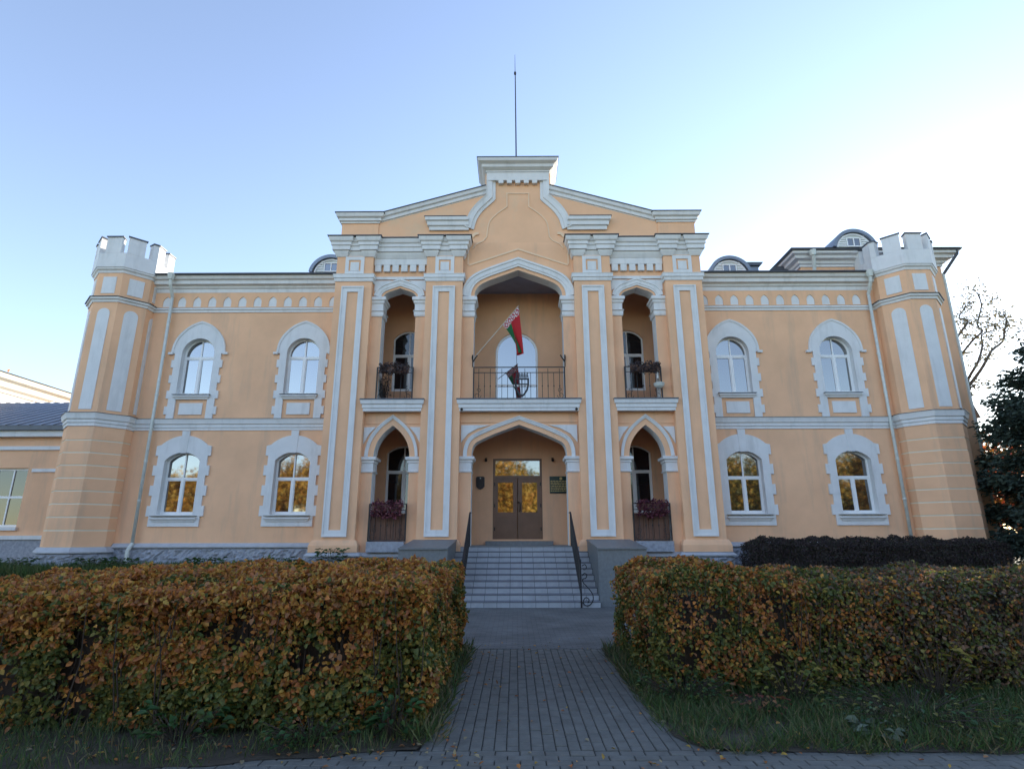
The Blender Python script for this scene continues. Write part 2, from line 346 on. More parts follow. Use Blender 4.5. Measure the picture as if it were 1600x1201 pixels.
# --- arch mouldings
def hood(xc, zs, curve, strip, w, proj, name='arch_moulding'):
    pr = [(strip,-.02),(strip,proj*.6),(strip+w*.2,proj*.65),(strip+w*.28,proj*.9),(strip+w*.7,proj),(strip+w*.78,proj*1.35),(strip+w,proj*1.35),(strip+w,-.02)]
    return MB().sweep(archpath(xc, zs, curve), pr, XZ(.25)).build(name, 'white', H)
hood(0, 9.84, CUP, .12, .30, .09); hood(0, 4.26, CLO, .15, .12, .06)
for s in (-1, 1):
    hood(s*XC, 9.83, NUP, .07, .24, .07); hood(s*XC, 4.25, NLO, .18, .10, .06)
    # spandrel panels
    for sgn in (-1, 1):
        c = s*XC
        MB().prism([(c+sgn*.93,5.23),(c+sgn*.56,5.23),(c+sgn*.76,5.00),(c+sgn*.93,4.68)], .20, .251).build('spandrel_panel', 'white', H)
        MB().prism([(c+sgn*.90,10.46),(c+sgn*.30,10.46),(c+sgn*.62,10.30),(c+sgn*.90,10.05)], .21, .251).build('spandrel_panel', 'white', H)
        MB().box(*sorted((c+sgn*.99, c+sgn*.32)), .225, .251, 5.34, 5.37).build('string_band', 'peach', H)
    MB().prism([(s*1.90,5.29),(s*.98,5.29),(s*1.38,5.17),(s*1.68,5.00),(s*1.90,4.72)], .20, .251).build('spandrel_panel', 'white', H)
    MB().box(*sorted((s*1.93, s*.4)), .215, .251, 5.38, 5.43).build('string_band', 'peach', H)
# --- balcony slabs
def slab(x0, x1):
    b = MB(); b.sweep([(x0,.25),(x0,.0),(x1,.0),(x1,.25)], [(-.1,5.72),(.02,5.72),(.02,5.80),(.05,5.83),(.05,5.93),(.09,5.96),(.11,6.08),(-.1,6.08)], XY, sign=-1); b.box(x0+.02, x1-.02, .01, .26, 5.73, 6.07)
    o = b.build('balcony_slab', 'white', H); bx('flashing', 'flash', o, x0-.12, x1+.12, -.125, .75, 6.083, 6.125)
    return o
slab(-1.93, 1.93)
for s in (-1, 1): slab(*sorted((s*3.22, s*5.09)))
# --- gable
def gable_poly():
    r = [(6.36,11.945),(6.36,13.05),(5.05,13.05),(1.2,14.22),(1.2,15.1)]
    return [(-x,z) for x,z in r]+[(x,z) for x,z in r[::-1]]
gw = MB().prism(gable_poly(), .253, 1.0).build('gable_wall', 'attic', H)
for s in (-1, 1): MB().box(*sorted((s*6.38, s*5.05)), .22, .31, 11.98, 12.75).build('gable_pier', 'peach', gw)
cpf = [(-.1,0),(.04,0),(.04,.05),(.10,.08),(.10,.17),(.17,.21),(.20,.31),(.20,.34),(-.1,.34)]
for s in (-1, 1):
    pth = [(s*6.38,1.2),(s*6.38,.22),(s*5.05,.22),(s*5.05,.45)]
    c = MB().sweep(pth, [(o,12.72+b) for o,b in cpf], XY, sign=s).build('gable_cornice', 'white', gw)
    MB().sweep(pth, [(-.1,13.063),(.23,13.063),(.23,13.09),(-.1,13.12)], XY, sign=s).build('flashing', 'flash', c)
    # raking cornice
    a, b2 = (s*5.06,13.05), (s*1.16,14.20)
    P = [a, b2] if s < 0 else [b2, a]
    MB().sweep(P, [(-.34,-.05),(-.34,.04),(-.27,.05),(-.26,.10),(-.15,.11),(-.12,.17),(0,.20),(0,-.05)], XZ(.30)).build('raking_cornice', 'white', gw)
    MB().sweep(P, [(.003,-.6),(.003,.23),(.03,.23),(.03,-.6)], XZ(.30)).build('flashing', 'flash', gw)
    # horizontal bracket + curved band + upright of the crest
    MB().sweep([(s*3.18,.3),(s*3.18,.18),(s*1.78,.18)], [(-.12,12.42),(.02,12.42),(.03,12.55),(.09,12.58),(.10,12.72),(.16,12.76),(.17,12.88),(-.12,12.88)], XY, sign=s).build('bracket_cornice', 'white', gw)
    bx('flashing', 'flash', gw, *sorted((s*3.37, s*1.85)), -.01, .3, 12.883, 12.905)
    inn = catmull([(1.60,12.46),(1.50,12.85),(1.33,13.15),(1.11,13.40),(.90,13.60)], 4)+[(.82,13.70),(.82,14.5)]
    inn = [(s*x, z) for x, z in inn]
    MB().sweep(inn, [(0,-.02),(0,.10),(.10,.11),(.12,.16),(.26,.18),(.33,.22),(.34,-.02)], XZ(.30), sign=-s if s > 0 else 1).build('crest_moulding', 'white', gw)
    # thin raised outline inside the crest
    g = [(.40,13.98),(.40,13.40)]+catmull([(.42,13.38),(.78,13.10),(1.04,12.77),(1.12,12.30)], 4)+[(1.13,12.17),(1.25,12.02),(1.5,11.88),(1.63,11.72)]
    MB().sweep([(s*x, z) for x, z in g], [(-.02,-.02),(-.02,.025),(.02,.025),(.02,-.02)], XZ(.253)).build('outline_moulding', 'cream_line', gw)
    MB().sweep([(s*1.78,11.5),(s*1.78,11.08)], [(-.025,-.02),(-.025,.025),(.025,.025),(.025,-.02)], XZ(.25)).build('outline_moulding', 'cream_line', gw)
    MB().sweep(catmull([(s*1.42,12.30),(s*1.55,12.28),(s*1.66,12.16)],3), [(-.05,-.02),(-.05,.05),(.05,.05),(.05,-.02)], XZ(.253)).build('scroll_moulding', 'cream_line', gw)
MB().sweep([(-.43,13.95),(.43,13.95)], [(-.02,-.02),(-.02,.025),(.02,.025),(.02,-.02)], XZ(.2525)).build('outline_moulding', 'cream_line', gw)
MB().sweep([(-1.76,11.05),(0,11.68),(1.76,11.05)], [(-.03,-.02),(-.03,.025),(.03,.025),(.03,-.02)], XZ(.25)).build('outline_moulding', 'cream_line', gw)
# crest head: dentils and crowning cornice
head = bx('crest_head', 'white', gw, -1.15, 1.15, .10, 1.2, 14.42, 14.75)
for k in range(5):
    x = -.62+k*.31; bx('dentil', 'white', head, x-.09, x+.09, .10, .31, 14.30, 14.418)
MB().sweep([(-1.15,1.3),(-1.15,.10),(1.15,.10),(1.15,1.3)], [(-.2,14.753),(.03,14.753),(.03,14.80),(.08,14.83),(.16,14.88),(.18,14.98),(.30,15.05),(.33,15.15),(-.2,15.15)], XY, sign=-1).build('crest_cornice', 'white', head)
MB().box(-1.50, 1.50, -.24, 1.35, 15.153, 15.19).build('flashing', 'flash', head)
# gable roof behind
MB().prism([(-6.5,12.9),(-5.1,13.05),(0,14.5),(5.1,13.05),(6.5,12.9),(6.5,12.7),(-6.5,12.7)], 1.0, 12).build('roof', 'roof', H)
MB().box(-6.2, 6.2, 1.0, 11.9, 11.2, 12.69).build('wall', 'peach', H)
MB().box(-6.3, 6.3, 2.801, 12, .2, 11.19).build('wall', 'peach', H)
ant = thing('antenna_mast', 'thin dark lightning rod rising above the gable crest', 'mast', (-.03,2.2,14.0))
MB().tube([(0,0,0),(-.02,0,3.8),(-.04,0,7.2)], .035, 6, r1=.022).build('pole', 'iron', ant); MB().tube([(-.045,0,7.2),(-.05,0,8.2)], .014, 5, r1=.006).build('spike', 'iron', ant); MB().tube([(-.045,0,7.15),(-.045,0,7.26)], .05, 8).build('collar', 'iron', ant)

# --- windows
def window(kind, xc, y, parent, mullion_top=True, glass='glass', surround=True):
    """kind lower / upper; frame mesh carries panes, sill, surround, quoins"""
    if kind == 'lower': half, zb, zs, cur = .60, 2.46, 4.24, segcurve(.60,.29)
    elif kind == 'upper': half, zb, zs, cur = .58, 6.53, 8.03, segcurve(.58,.58,10)
    elif kind == 'porch': half, zb, zs, cur = .64, 2.55, 4.68, segcurve(.64,.27)
    else: half, zb, zs, cur = .62, 7.0, 9.05, segcurve(.62,.34)
    rise = cur[-1][1]; zt = {'lower':3.66,'upper':7.93,'porch':4.02,'loggia':8.42}[kind]
    yf = .16 if surround else .08      # frame set back from wall face
    def frame():
        b = MB(); fw = .06; sc = (half-fw)/half
        inner = outline(0, half-fw, zb+fw+.02, zs, [(dx*sc, dz*(rise-fw)/rise) for dx, dz in cur])
        b.prism(outline(0, half-.002, zb+.002, zs, [(dx*.998,dz*.998) for dx,dz in cur]), yf, yf+.08, [inner])
        b.box(-half+fw-.001, half-fw+.001, yf+.002, yf+.078, zt-.04, zt+.04)
        b.box(-.04, .04, yf-.012, yf+.075, zb+fw, zt-.039)
        if mullion_top: b.box(-.022, .022, yf+.004, yf+.076, zt+.039, zs+rise-fw+.005)
        for sg in (-1, 1):   # sash rails of the casements
            x0, x1 = (.04, half-fw) if sg > 0 else (-half+fw, -.04)
            b.prism(rect(x0,x1,zb+fw+.015,zt-.04), yf+.012, yf+.07, [rect(x0+.03,x1-.03,zb+fw+.05,zt-.072)])
        return b.build('window', 'upvc')
    o = shared(('frame',kind,mullion_top), frame, 'window', parent, (xc, y, 0))
    def pane(sg, top):
        def f():
            b = MB(); fw = .05
            if not top: x0, x1 = sorted((sg*.05, sg*(half-fw))); b.box(x0, x1, yf+.035, yf+.055, zb+fw, zt-.04)
            else:
                sc = (half-.04)/half; pts = [(dx*sc, zs+dz*(rise-.04)/rise) for dx, dz in cur]
                if sg == 0: pl = [(-half+.04, zt+.04),(half-.04, zt+.04)]+pts+[(-x,z) for x,z in pts[:-1]][::-1]
                else: pl = [(sg*x, z) for x, z in [(0.0,zt+.04),(half-.04,zt+.04)]+pts]
                b.prism(pl, yf+.035, yf+.055)
            ob = b.build('pane', glass); return ob
        q = shared(('pane',kind,sg,top,glass), f, 'pane', o, (0,0,0))
        c = Vector((sg*half*.5, yf+.045, (zt+zs+rise)/2 if top else (zb+zt)/2)); e = Matrix.Rotation(random.uniform(-.018,.018),3,'X') @ Matrix.Rotation(random.uniform(-.03,.03),3,'Z')
        q.rotation_euler = e.to_euler(); q.location = c-e @ c
        return q
    for sg in (-1, 1): pane(sg, False)
    if mullion_top: pane(-1, True); pane(1, True)
    else: pane(0, True)
    if not surround: return o
    if kind == 'lower':
        def sr():
            b = MB(); cp = [(x,z) for x,z in segcurve(.78,.32,8)]
            out = [(-.84,2.09),(.84,2.09),(.84,4.41),(.93,4.41),(.93,4.74),(.78,4.78)]+[(x,4.78+z) for x,z in cp][1:]+[(-x,4.78+z) for x,z in cp[:-1]][::-1][:-1]+[(-.78,4.78),(-.93,4.74),(-.93,4.41),(-.84,4.41)]
            b.prism(out, -.05, .158, [outline(0,.594,2.466,4.24,segcurve(.594,.284))]); return b.build('surround', 'white')
        shared(('sr',kind), sr, 'surround', o, (0,0,0))
        bxs = lambda: MB().prism([(-.13,5.26),(.13,5.26),(.10,4.50),(-.10,4.50)], -.062, .1).build('keystone', 'white')
        shared(('ks',kind), bxs, 'keystone', o, (0,0,0))
        for sg in (-1, 1):
            for k in range(3):
                z = 2.42+k*.665
                def q(): return MB().box(-.16, .16, -.053, .0, 0, .335).build('quoin', 'white')
                shared(('quoin',), q, 'quoin', o, (sg*.785, 0, z))
        def sl():
            b = MB(); b.sweep([(-.66,.16),(-.66,-.05),(.66,-.05),(.66,.16)], [(-.1,2.23),(.02,2.23),(.05,2.29),(.09,2.33),(.09,2.37),(-.1,2.42)], XY, sign=-1); b.box(-.6,.6,-.02,.2,2.30,2.44); return b.build('sill', 'white')
        s_ = shared(('sill',kind), sl, 'sill', o, (0,0,0))
        shared(('fl',kind), lambda: MB().box(-.76,.76,-.155,.16,2.424,2.436).build('sill_sheet','flash'), 'sill_sheet', o, (0,0,0))
    else:
        def sr():
            b = MB(); oc = catmull([(.90,0),(.86,.32),(.72,.63),(.45,.92),(.2,1.07),(0,1.14)], 3)
            out = [(-.80,5.67),(-.55,5.67),(-.55,6.46),(.55,6.46),(.55,5.67),(.80,5.67),(.82,8.04)]+[(x,8.04+z) for x,z in oc]+[(-x,8.04+z) for x,z in oc[:-1]][::-1]+[(-.82,8.04)]
            b.prism(out, -.05, .158, [outline(0,.574,6.536,8.03,segcurve(.574,.574,10))])
            b.sweep([(-x,8.06+z) for x,z in oc]+[(x,8.06+z) for x,z in oc[:-1]][::-1], [(-.02,.0),(-.02,.07),(.05,.08),(.05,.0)], XZ(0)); return b.build('surround', 'white')
        shared(('sr',kind), sr, 'surround', o, (0,0,0))
        for sg in (-1, 1):
            for k in range(4):
                z = 5.84+k*.56
                shared(('quoin2',), lambda: MB().box(-.13,.13,-.053,0,0,.28).build('quoin','white'), 'quoin', o, (sg*.77,0,z))
            shared(('stop',), lambda: MB().box(-.08,.08,-.09,.0,8.00,8.08).build('label_stop','white'), 'label_stop', o, (sg*.97,0,0))
        shared(('panel',), lambda: MB().box(-.40,.40,-.035,.005,5.83,6.24).build('apron_panel','white'), 'apron_panel', o, (0,0,0))
        def sl():
            b = MB(); b.sweep([(-.56,.16),(-.56,-.06),(.56,-.06),(.56,.16)], [(-.1,6.36),(.01,6.36),(.04,6.42),(.08,6.46),(.08,6.50),(-.1,6.52)], XY, sign=-1); return b.build('sill','white')
        shared(('sill',kind), sl, 'sill', o, (0,0,0))
        shared(('fl',kind), lambda: MB().box(-.66,.66,-.155,.16,6.522,6.534).build('sill_sheet','flash'), 'sill_sheet', o, (0,0,0))
    return o
WX = {-1: (7.63, 11.36), 1: (7.55, 11.20)}
for s in (-1, 1):
    hl = [outline(s*x,.60,2.46,4.24,segcurve(.60,.29)) for x in WX[s]]+[outline(s*x,.58,6.53,8.03,segcurve(.58,.58,10)) for x in WX[s]]
    xe = 13.4 if s < 0 else 13.0
    MB().prism(rect(*sorted((s*6.401, s*xe)), .2, 10.4), 1.0, 1.35, hl).build('wall', 'peach', H)
    bx('wall', 'peach', H, *sorted((s*6.401, s*(xe+1.2))), 1.9, 10, .2, 10.6)
    for x in WX[s]:
        window('lower', s*x, 1.0, H, mullion_top=not (s > 0 and x > 10)); window('upper', s*x, 1.0, H, glass='mirror')
    # cornice, frieze with lancet niches, string course
    x0, x1 = sorted((s*6.401, s*(xe+.1)))
    wp = [(x0,1.0),(x1,1.0)]
    c = MB().sweep(wp, [(-.3,10.37),(.04,10.37),(.05,10.50),(.10,10.53),(.12,10.60),(.24,10.63),(.25,10.76),(.33,10.79),(.38,10.90),(-.3,10.90)], XY, sign=-1).build('eaves_cornice', 'white', H)
    MB().sweep(wp, [(-.3,10.905),(.44,10.903),(.46,10.94),(.44,10.97),(-.3,11.06)], XY, sign=-1).build('gutter', 'flash', c)
    nich = []; n = 12 if s < 0 else 11; base = 6.72
    lan = lambda x: [(x-.145,9.80),(x+.145,9.80),(x+.145,10.02),(x+.10,10.12),(x,10.20),(x-.10,10.12),(x-.145,10.02)]
    xs = [s*(base+k*.55) for k in range(n)]
    fr = MB().prism(rect(x0,x1,9.79,10.36), .95, .999, [[(px, pz+.008) for px, pz in lan(x)] for x in xs]).build('frieze_band', 'peach', H)
    for x in xs: MB().prism([(px,pz+.004) for px,pz in lan(x)], .972, .9985).build('lancet_niche', 'white', fr)
    MB().sweep(wp, [(-.05,9.60),(.03,9.60),(.04,9.68),(.08,9.70),(.08,9.76),(.02,9.788),(-.05,9.788)], XY, sign=-1).build('string_course', 'white', H)
    sc = MB().sweep(wp, [(-.05,5.28),(.03,5.28),(.03,5.36),(.06,5.38),(.06,5.47),(.10,5.50),(.12,5.60),(.14,5.66),(-.05,5.66)], XY, sign=-1).build('string_course', 'white', H)
    MB().sweep(wp, [(-.05,5.663),(.155,5.663),(.155,5.675),(-.05,5.69)], XY, sign=-1).build('flashing', 'flash', sc)
    # roof of the wing
    MB().add([(x0,.62,11.0),(x1+(0 if s<0 else 0),.62,11.0),(x1,8,12.6),(x0,8,12.6),(x0,8,10.61),(x1,8,10.61),(x0,1.0,10.91),(x1,1.0,10.91)], [(0,1,2,3),(6,7,1,0),(3,2,5,4),(0,3,4,6),(1,7,5,2),(6,4,5,7)]).build('roof', 'roof', H)
# rock-faced plinth under wings, pilasters and towers
def rock(name, pts, z0, z1, parent, coping=.16, thick=.16, seed=0):
    """pts: plan polyline walking left to right in front view"""
    b = MB(); nz = max(3, int((z1-z0)/.06)); rows = []; P = []
    for i in range(len(pts)-1):
        a, c = Vector(pts[i]), Vector(pts[i+1]); k = max(2, int((c-a).length/.07))
        d = (c-a).normalized(); nrm = Vector((d.y,-d.x))
        for q in range(k+(i == len(pts)-2)):
            P.append((a.lerp(c, q/k), nrm))
    for j in range(nz+1):
        for p, nrm in P:
            z = z0+(z1-z0)*j/nz; o = .10+.075*noise.noise(Vector((p.x*6+seed,z*6,p.y*6)))+.06*noise.noise(Vector((p.x*13,z*13,p.y*13+seed)))
            if j in (0, nz): o = .03
            b.v.append((p.x+nrm.x*o, p.y+nrm.y*o, z))
    n = len(P); b.f = [(j*n+i, j*n+i+1, (j+1)*n+i+1, (j+1)*n+i) for j in range(nz) for i in range(n-1)]; b.m = [0]*len(b.f)
    o = b.build(name, 'stone', parent)
    cp = MB().sweep(pts, [(-.1,z1+.003),(.13,z1+.003),(.14,z1+.04),(.04,z1+coping),(-.1,z1+coping)], XY, sign=-1).build('plinth_coping', 'coping', o)
    return o
for s in (-1, 1):
    xe = 13.2 if s < 0 else 12.8
    x0, x1 = sorted((s*6.45, s*xe)); rock('plinth', [(x0,.98),(x1,.98)], .55, 1.42, H, .15, seed=s*3)
    x0, x1 = sorted((s*5.0, s*6.45)); rock('plinth', [(x0,.26),(x0,-.03),(x1,-.03),(x1,.98)] if s > 0 else [(x0,.98),(x0,-.03),(x1,-.03),(x1,.26)], .55, 1.17, H, .13, seed=9)
    x0, x1 = sorted((s*3.3, s*5.0)); rock('plinth', [(x0,.2),(x1,.2)], .55, 1.15, H, .14, seed=5)
# --- towers
def octp(xc, yc, s, o=0):
    s = s+o*.8284; a = s/2; b = s*1.2071
    return [(xc-a,yc-b),(xc+a,yc-b),(xc+b,yc-a),(xc+b,yc+a),(xc+a,yc+b),(xc-a,yc+b),(xc-b,yc+a),(xc-b,yc-a)]
def octface(b, P, i, x0, x1, z0, z1, t, top=0, mi=0, proud=0):
    a = Vector((*P[i],0)); c = Vector((*P[(i+1)%8],0)); d = (c-a).normalized(); n = Vector((d.y,-d.x,0)); L = (c-a).length
    if top:
        w = (x1-x0)*L; m_ = (x0+x1)/2*L; pts = [(x0*L,z0),(x1*L,z0)]+[(m_+x,z1-top+zz) for x, zz in segcurve(w/2,top,6)]+[(m_-x,z1-top+zz) for x, zz in segcurve(w/2,top,6)[:-1]][::-1]
    else: pts = rect(x0*L,x1*L,z0,z1)
    b.prism(pts, 0, 1, fn=lambda u, z, y: tuple(a+d*u+n*(proud+t*(1-y))+Vector((0,0,z))), mi=mi)
def tower(xc, yc, s):
    P = octp(xc, yc, s); T = MB().prism([(p[0],p[1]) for p in P], 4.95, 10.85, fn=lambda x, y, z: (x,y,z)).build('tower', 'peach', H)
    # courses split by pale joints
    core = MB().prism(octp(xc,yc,s,-.010), 1.2, 5.0, fn=lambda x, y, z: (x,y,z)).build('joint_core', 'pale', T)
    zs = [1.45]+[1.97+.405*k for k in range(8)]+[5.26]
    for k in range(9):
        MB().prism(octp(xc,yc,s,.0 if k%2 else .004), zs[k]+.021, zs[k+1]-.021, fn=lambda x, y, z: (x,y,z)).build('wall_course', 'peach', T)
    Q = octp(xc, yc, s)
    MB().sweep(Q, [(-.08,5.262),(.03,5.262),(.03,5.36),(.06,5.38),(.06,5.47),(.10,5.50),(.12,5.60),(.14,5.68),(-.08,5.68)], XY, closed=True, sign=-1).build('string_course', 'white', T)
    MB().sweep(Q, [(-.05,5.683),(.155,5.683),(.155,5.70),(-.05,5.73)], XY, closed=True, sign=-1).build('flashing', 'flash', T)
    MB().sweep(Q, [(-.05,9.60),(.03,9.60),(.05,9.68),(.10,9.70),(.10,9.77),(-.05,9.77)], XY, closed=True, sign=-1).build('string_course', 'white', T)
    MB().sweep(Q, [(-.05,9.773),(.14,9.773),(.14,9.79),(-.05,9.85)], XY, closed=True, sign=-1).build('flashing', 'flash', T)
    for i in (7,0,1,2):
        b = MB(); octface(b, Q, i, .27, .76, 5.82, 9.38, .02, .24); b.build('long_panel', 'white', T)
        b = MB(); octface(b, Q, i, .24, .78, 9.93, 10.55, .02); b.build('short_panel', 'white', T)
    # parapet with merlons
    MB().sweep(Q, [(-.1,10.70),(.02,10.70),(.04,10.78),(.09,10.82),(.10,10.88),(-.1,10.88)], XY, closed=True, sign=-1).build('parapet_band', 'white', T)
    O = octp(xc, yc, s, .12); I = octp(xc, yc, s, -.12)
    pb = MB().prism(O, 10.883, 11.42, [I], fn=lambda x, y, z: (x,y,z)).build('parapet', 'white', T)
    MB().prism(octp(xc,yc,s,-.125), 10.85, 10.95, fn=lambda x, y, z: (x,y,z)).build('tower_roof', 'roof', T)
    def at(t, ring):
        t %= 8; i = int(t); a = Vector(ring[i]); c = Vector(ring[(i+1)%8]); return a.lerp(c, t-i)
    for k in range(10):
        t0 = .22+k*.8; t1 = t0+.56; st = [t0]+[float(q) for q in range(int(math.ceil(t0)), int(math.floor(t1))+1) if t0 < q < t1]+[t1]
        pl = [tuple(at(t,O)) for t in st]+[tuple(at(t,I)) for t in st[::-1]]
        m_ = MB().prism(pl, 11.423, 12.02, fn=lambda x, y, z: (x,y,z)).build('merlon', 'white', T)
        O2 = octp(xc,yc,s,.15); I2 = octp(xc,yc,s,-.15); e = .03; st2 = [t0-e]+st[1:-1]+[t1+e]
        MB().prism([tuple(at(t,O2)) for t in st2]+[tuple(at(t,I2)) for t in st2[::-1]], 12.023, 12.07, fn=lambda x, y, z: (x,y,z)).build('merlon_cap', 'flash', T)
    pp = octp(xc, yc, s, .02); rock('plinth', [pp[6],pp[7],pp[0],pp[1],pp[2],pp[3]], .55, 1.28, T, .18, seed=21)
    return T
tower(-14.27, 1.04, .86); tower(13.90, 1.04, .86)
# --- downpipes
def downpipe(x):
    b = MB(); b.tube([(x,.84,10.2),(x,.86,6),(x,.86,1.55)], .052, 8); o = b.build('downpipe', 'zinc', H, smooth=True)
    MB().tube([(x,.58,10.95),(x,.58,10.72)], [.14,.09], 8).build('hopper', 'zinc', o); MB().tube([(x,.58,10.75),(x,.60,10.55),(x,.84,10.15)], .06, 8).build('swan_neck', 'zinc', o)
    for z in (9.2, 7.9, 6.5, 4.2, 2.9): MB().tube([(x,.86,z),(x,.86,z+.05)], .062, 8).build('pipe_collar', 'zinc', o)
    MB().tube([(x,.86,1.56),(x-.02*(1 if x<0 else -1),.72,1.35),(x,.70,.9)], .062, 8).build('pipe_shoe', 'zinc', o)
downpipe(-12.53); downpipe(12.62)
# --- taller rear block on the right
TB = bx('rear_block_wall', 'peach', H, 10.75, 16.05, 1.6, 12, .2, 11.62)
rp = [(10.75,9),(10.75,1.6),(16.05,1.6),(16.05,9)]
MB().sweep(rp, [(-.2,11.60),(.05,11.60),(.05,11.68),(.12,11.71),(.14,11.80),(.30,11.84),(.32,11.94),(.44,11.98),(.46,12.06),(-.2,12.06)], XY, sign=-1).build('eaves_cornice', 'white', TB)
MB().sweep(rp, [(-.2,12.063),(.50,12.063),(.53,12.12),(-.2,12.2)], XY, sign=-1).build('gutter', 'flash', TB)
MB().add([(10.2,1.05,12.14),(16.6,1.05,12.14),(16.6,12.5,12.14),(10.2,12.5,12.14),(13.4,5.0,13.3),(13.4,9,13.3)], [(0,1,4),(1,2,5,4),(2,3,5),(3,0,4,5),(0,3,2,1)]).build('roof', 'roof', TB)
MB().tube([(16.4,1.15,12.1),(16.45,1.2,11.95),(16.10,1.58,11.3)], .055, 8).build('downpipe', 'flash', TB); MB().tube([(16.09,1.60,11.32),(16.09,1.60,1)], .05, 8).build('downpipe', 'zinc', TB)
MB().tube([(11.0,1.12,12.05),(11.02,1.12,11.85)], [.14,.1], 8).build('hopper', 'zinc', TB); MB().tube([(11.02,1.12,11.87),(11.1,1.3,11.5),(11.15,1.5,11.0)], .065, 8).build('downpipe', 'zinc', TB)
# --- dormers
def dormer(xc, zb, y0, w, parent):
    cur = segcurve(w, w*.86, 10); pth = archpath(xc, zb, cur)
    d = MB().sweep(pth, [(-.03,0),(-.03,-2.2),(.10,-2.2),(.10,.12),(-.03,.12)], XZ(y0)).build('dormer', 'roof', parent)
    ins = [(xc+(x-xc)*.93, zb+(z-zb)*.93) for x, z in pth]
    MB().prism(ins, y0+.02, y0+.1).build('dormer_front', 'zinc', d)
    MB().sweep([(xc+(x-xc)*.86, zb+.0+(z-zb)*.86) for x, z in pth], [(-.03,0),(-.03,.05),(.03,.05),(.03,0)], XZ(y0+.02)).build('dormer_arch', 'upvc', d)
    f = MB(); f.prism(rect(xc-.28,xc+.28,zb+.03,zb+.42), y0-.03, y0+.02, [rect(xc-.24,xc-.02,zb+.07,zb+.38), rect(xc+.02,xc+.24,zb+.07,zb+.38)]); f.build('dormer_frame', 'upvc', d)
    bx('dormer_pane', 'glass', d, xc-.25, xc+.25, y0-.005, y0+.015, zb+.06, zb+.39)
    for k in range(5):
        z = zb+.06+k*.1; hw = w*.78*math.sqrt(max(.02, 1-((z-zb)/(w*.86))**2))
        for sg in (-1, 1):
            if hw > .36: bx('louvre', 'upvc', d, *sorted((xc+sg*.31, xc+sg*hw)), y0-.02, y0+.018, z, z+.045)
dormer(-7.35, 11.76, 2.2, .74, H); dormer(8.38, 11.72, 2.4, .76, H); dormer(13.45, 12.86, 2.4, .78, TB)
ch = bx('chimney', 'roof', H, 9.05, 9.62, 2.6, 3.3, 11.2, 12.16); MB().prism([(8.98,12.163),(9.69,12.163),(9.80,12.30),(8.92,12.30)], 2.5, 3.4).build('chimney_cap', 'flash', ch)
ch = bx('chimney', 'zinc', H, 10.0, 10.62, 2.3, 2.9, 11.2, 11.80); MB().prism([(9.9,11.803),(10.66,11.803),(10.66,11.95),(10.1,11.95)], 2.2, 3.0).build('chimney_cap', 'flash', ch)

# --- loggia and porch windows and doors
for s in (-1, 1):
    window('porch', s*XC, 2.4, H, glass='darkglass', surround=False); window('loggia', s*XC, 2.4, H, glass='darkglass', surround=False)
def arched_door():
    yf = 2.46; cur = segcurve(.78,.78,10); sc = .72/.78
    b = MB().prism(outline(-.06,.798,6.2,8.5,segcurve(.798,.798,10)), yf, yf+.08, [outline(-.06,.72,6.28,8.5,[(x*sc,z*sc) for x,z in cur])]).box(-.78,.66,yf+.002,yf+.07,7.18,7.27)
    o = b.build('balcony_door', 'upvc', H)
    for sg in (-1, 1):
        x0, x1 = sorted((-.06+sg*.008, -.06+sg*.74)); q = bx('pane', 'mirror', o, x0, x1, yf+.03, yf+.05, 6.26, 7.20)
        pl = [(-.06+sg*x, z) for x, z in [(.008,7.25),(.735,7.25)]+[(x*.942,8.5+z*.942) for x,z in cur]]
        pl[-1] = (-.06+sg*.008, pl[-1][1]); MB().prism(pl, yf+.03, yf+.05).build('pane', 'mirror', o)
    MB().tube([(.02,yf-.05,7.3),(.02,yf-.05,7.44)], .02, 6).build('handle', 'black', o)
arched_door()
def entrance():
    y = 2.42; cx = -.05
    b = MB().prism(rect(-.93,.83,1.66,4.47), y, y+.12, [rect(-.85,.75,3.86,4.40), rect(-.85,.75,1.70,3.76)]); o = b.build('entrance_door', 'door', H)
    bx('transom_pane', 'glass', o, -.86, .76, y+.04, y+.06, 3.85, 4.41)
    for sg in (-1, 1):
        x0, x1 = sorted((cx+sg*.012, cx+sg*.80)); g0, g1 = sorted((cx+sg*.16, cx+sg*.70))
        l = MB().prism(rect(x0,x1,1.70,3.76), y+.02, y+.08, [rect(g0,g1,2.58,3.62)]).build('door_leaf', 'door', o)
        bx('pane', 'glass', o, g0-.01, g1+.01, y+.045, y+.06, 2.57, 3.63)
        f = MB(); ring(f, g0-.03, g1+.03, 1.82, 2.44, .03, y+.005, y+.021); f.build('leaf_panel', 'door', o)
        for z in (1.95, 2.75, 3.5): MB().tube([(cx+sg*.82,y-.01,z),(cx+sg*.82,y-.01,z+.12)], .02, 6).build('hinge', 'black', o)
    MB().tube(catmull([(cx+.05,y+.02,2.60),(cx+.09,y-.06,2.66),(cx+.10,y-.07,2.86),(cx+.05,y-.05,2.93),(cx+.0,y+.02,2.90)],3), .018, 6).build('handle', 'black', o)
    bx('door_step', 'granite', H, -1.15, 1.15, 1.75, 2.395, 1.472, 1.60)
entrance()
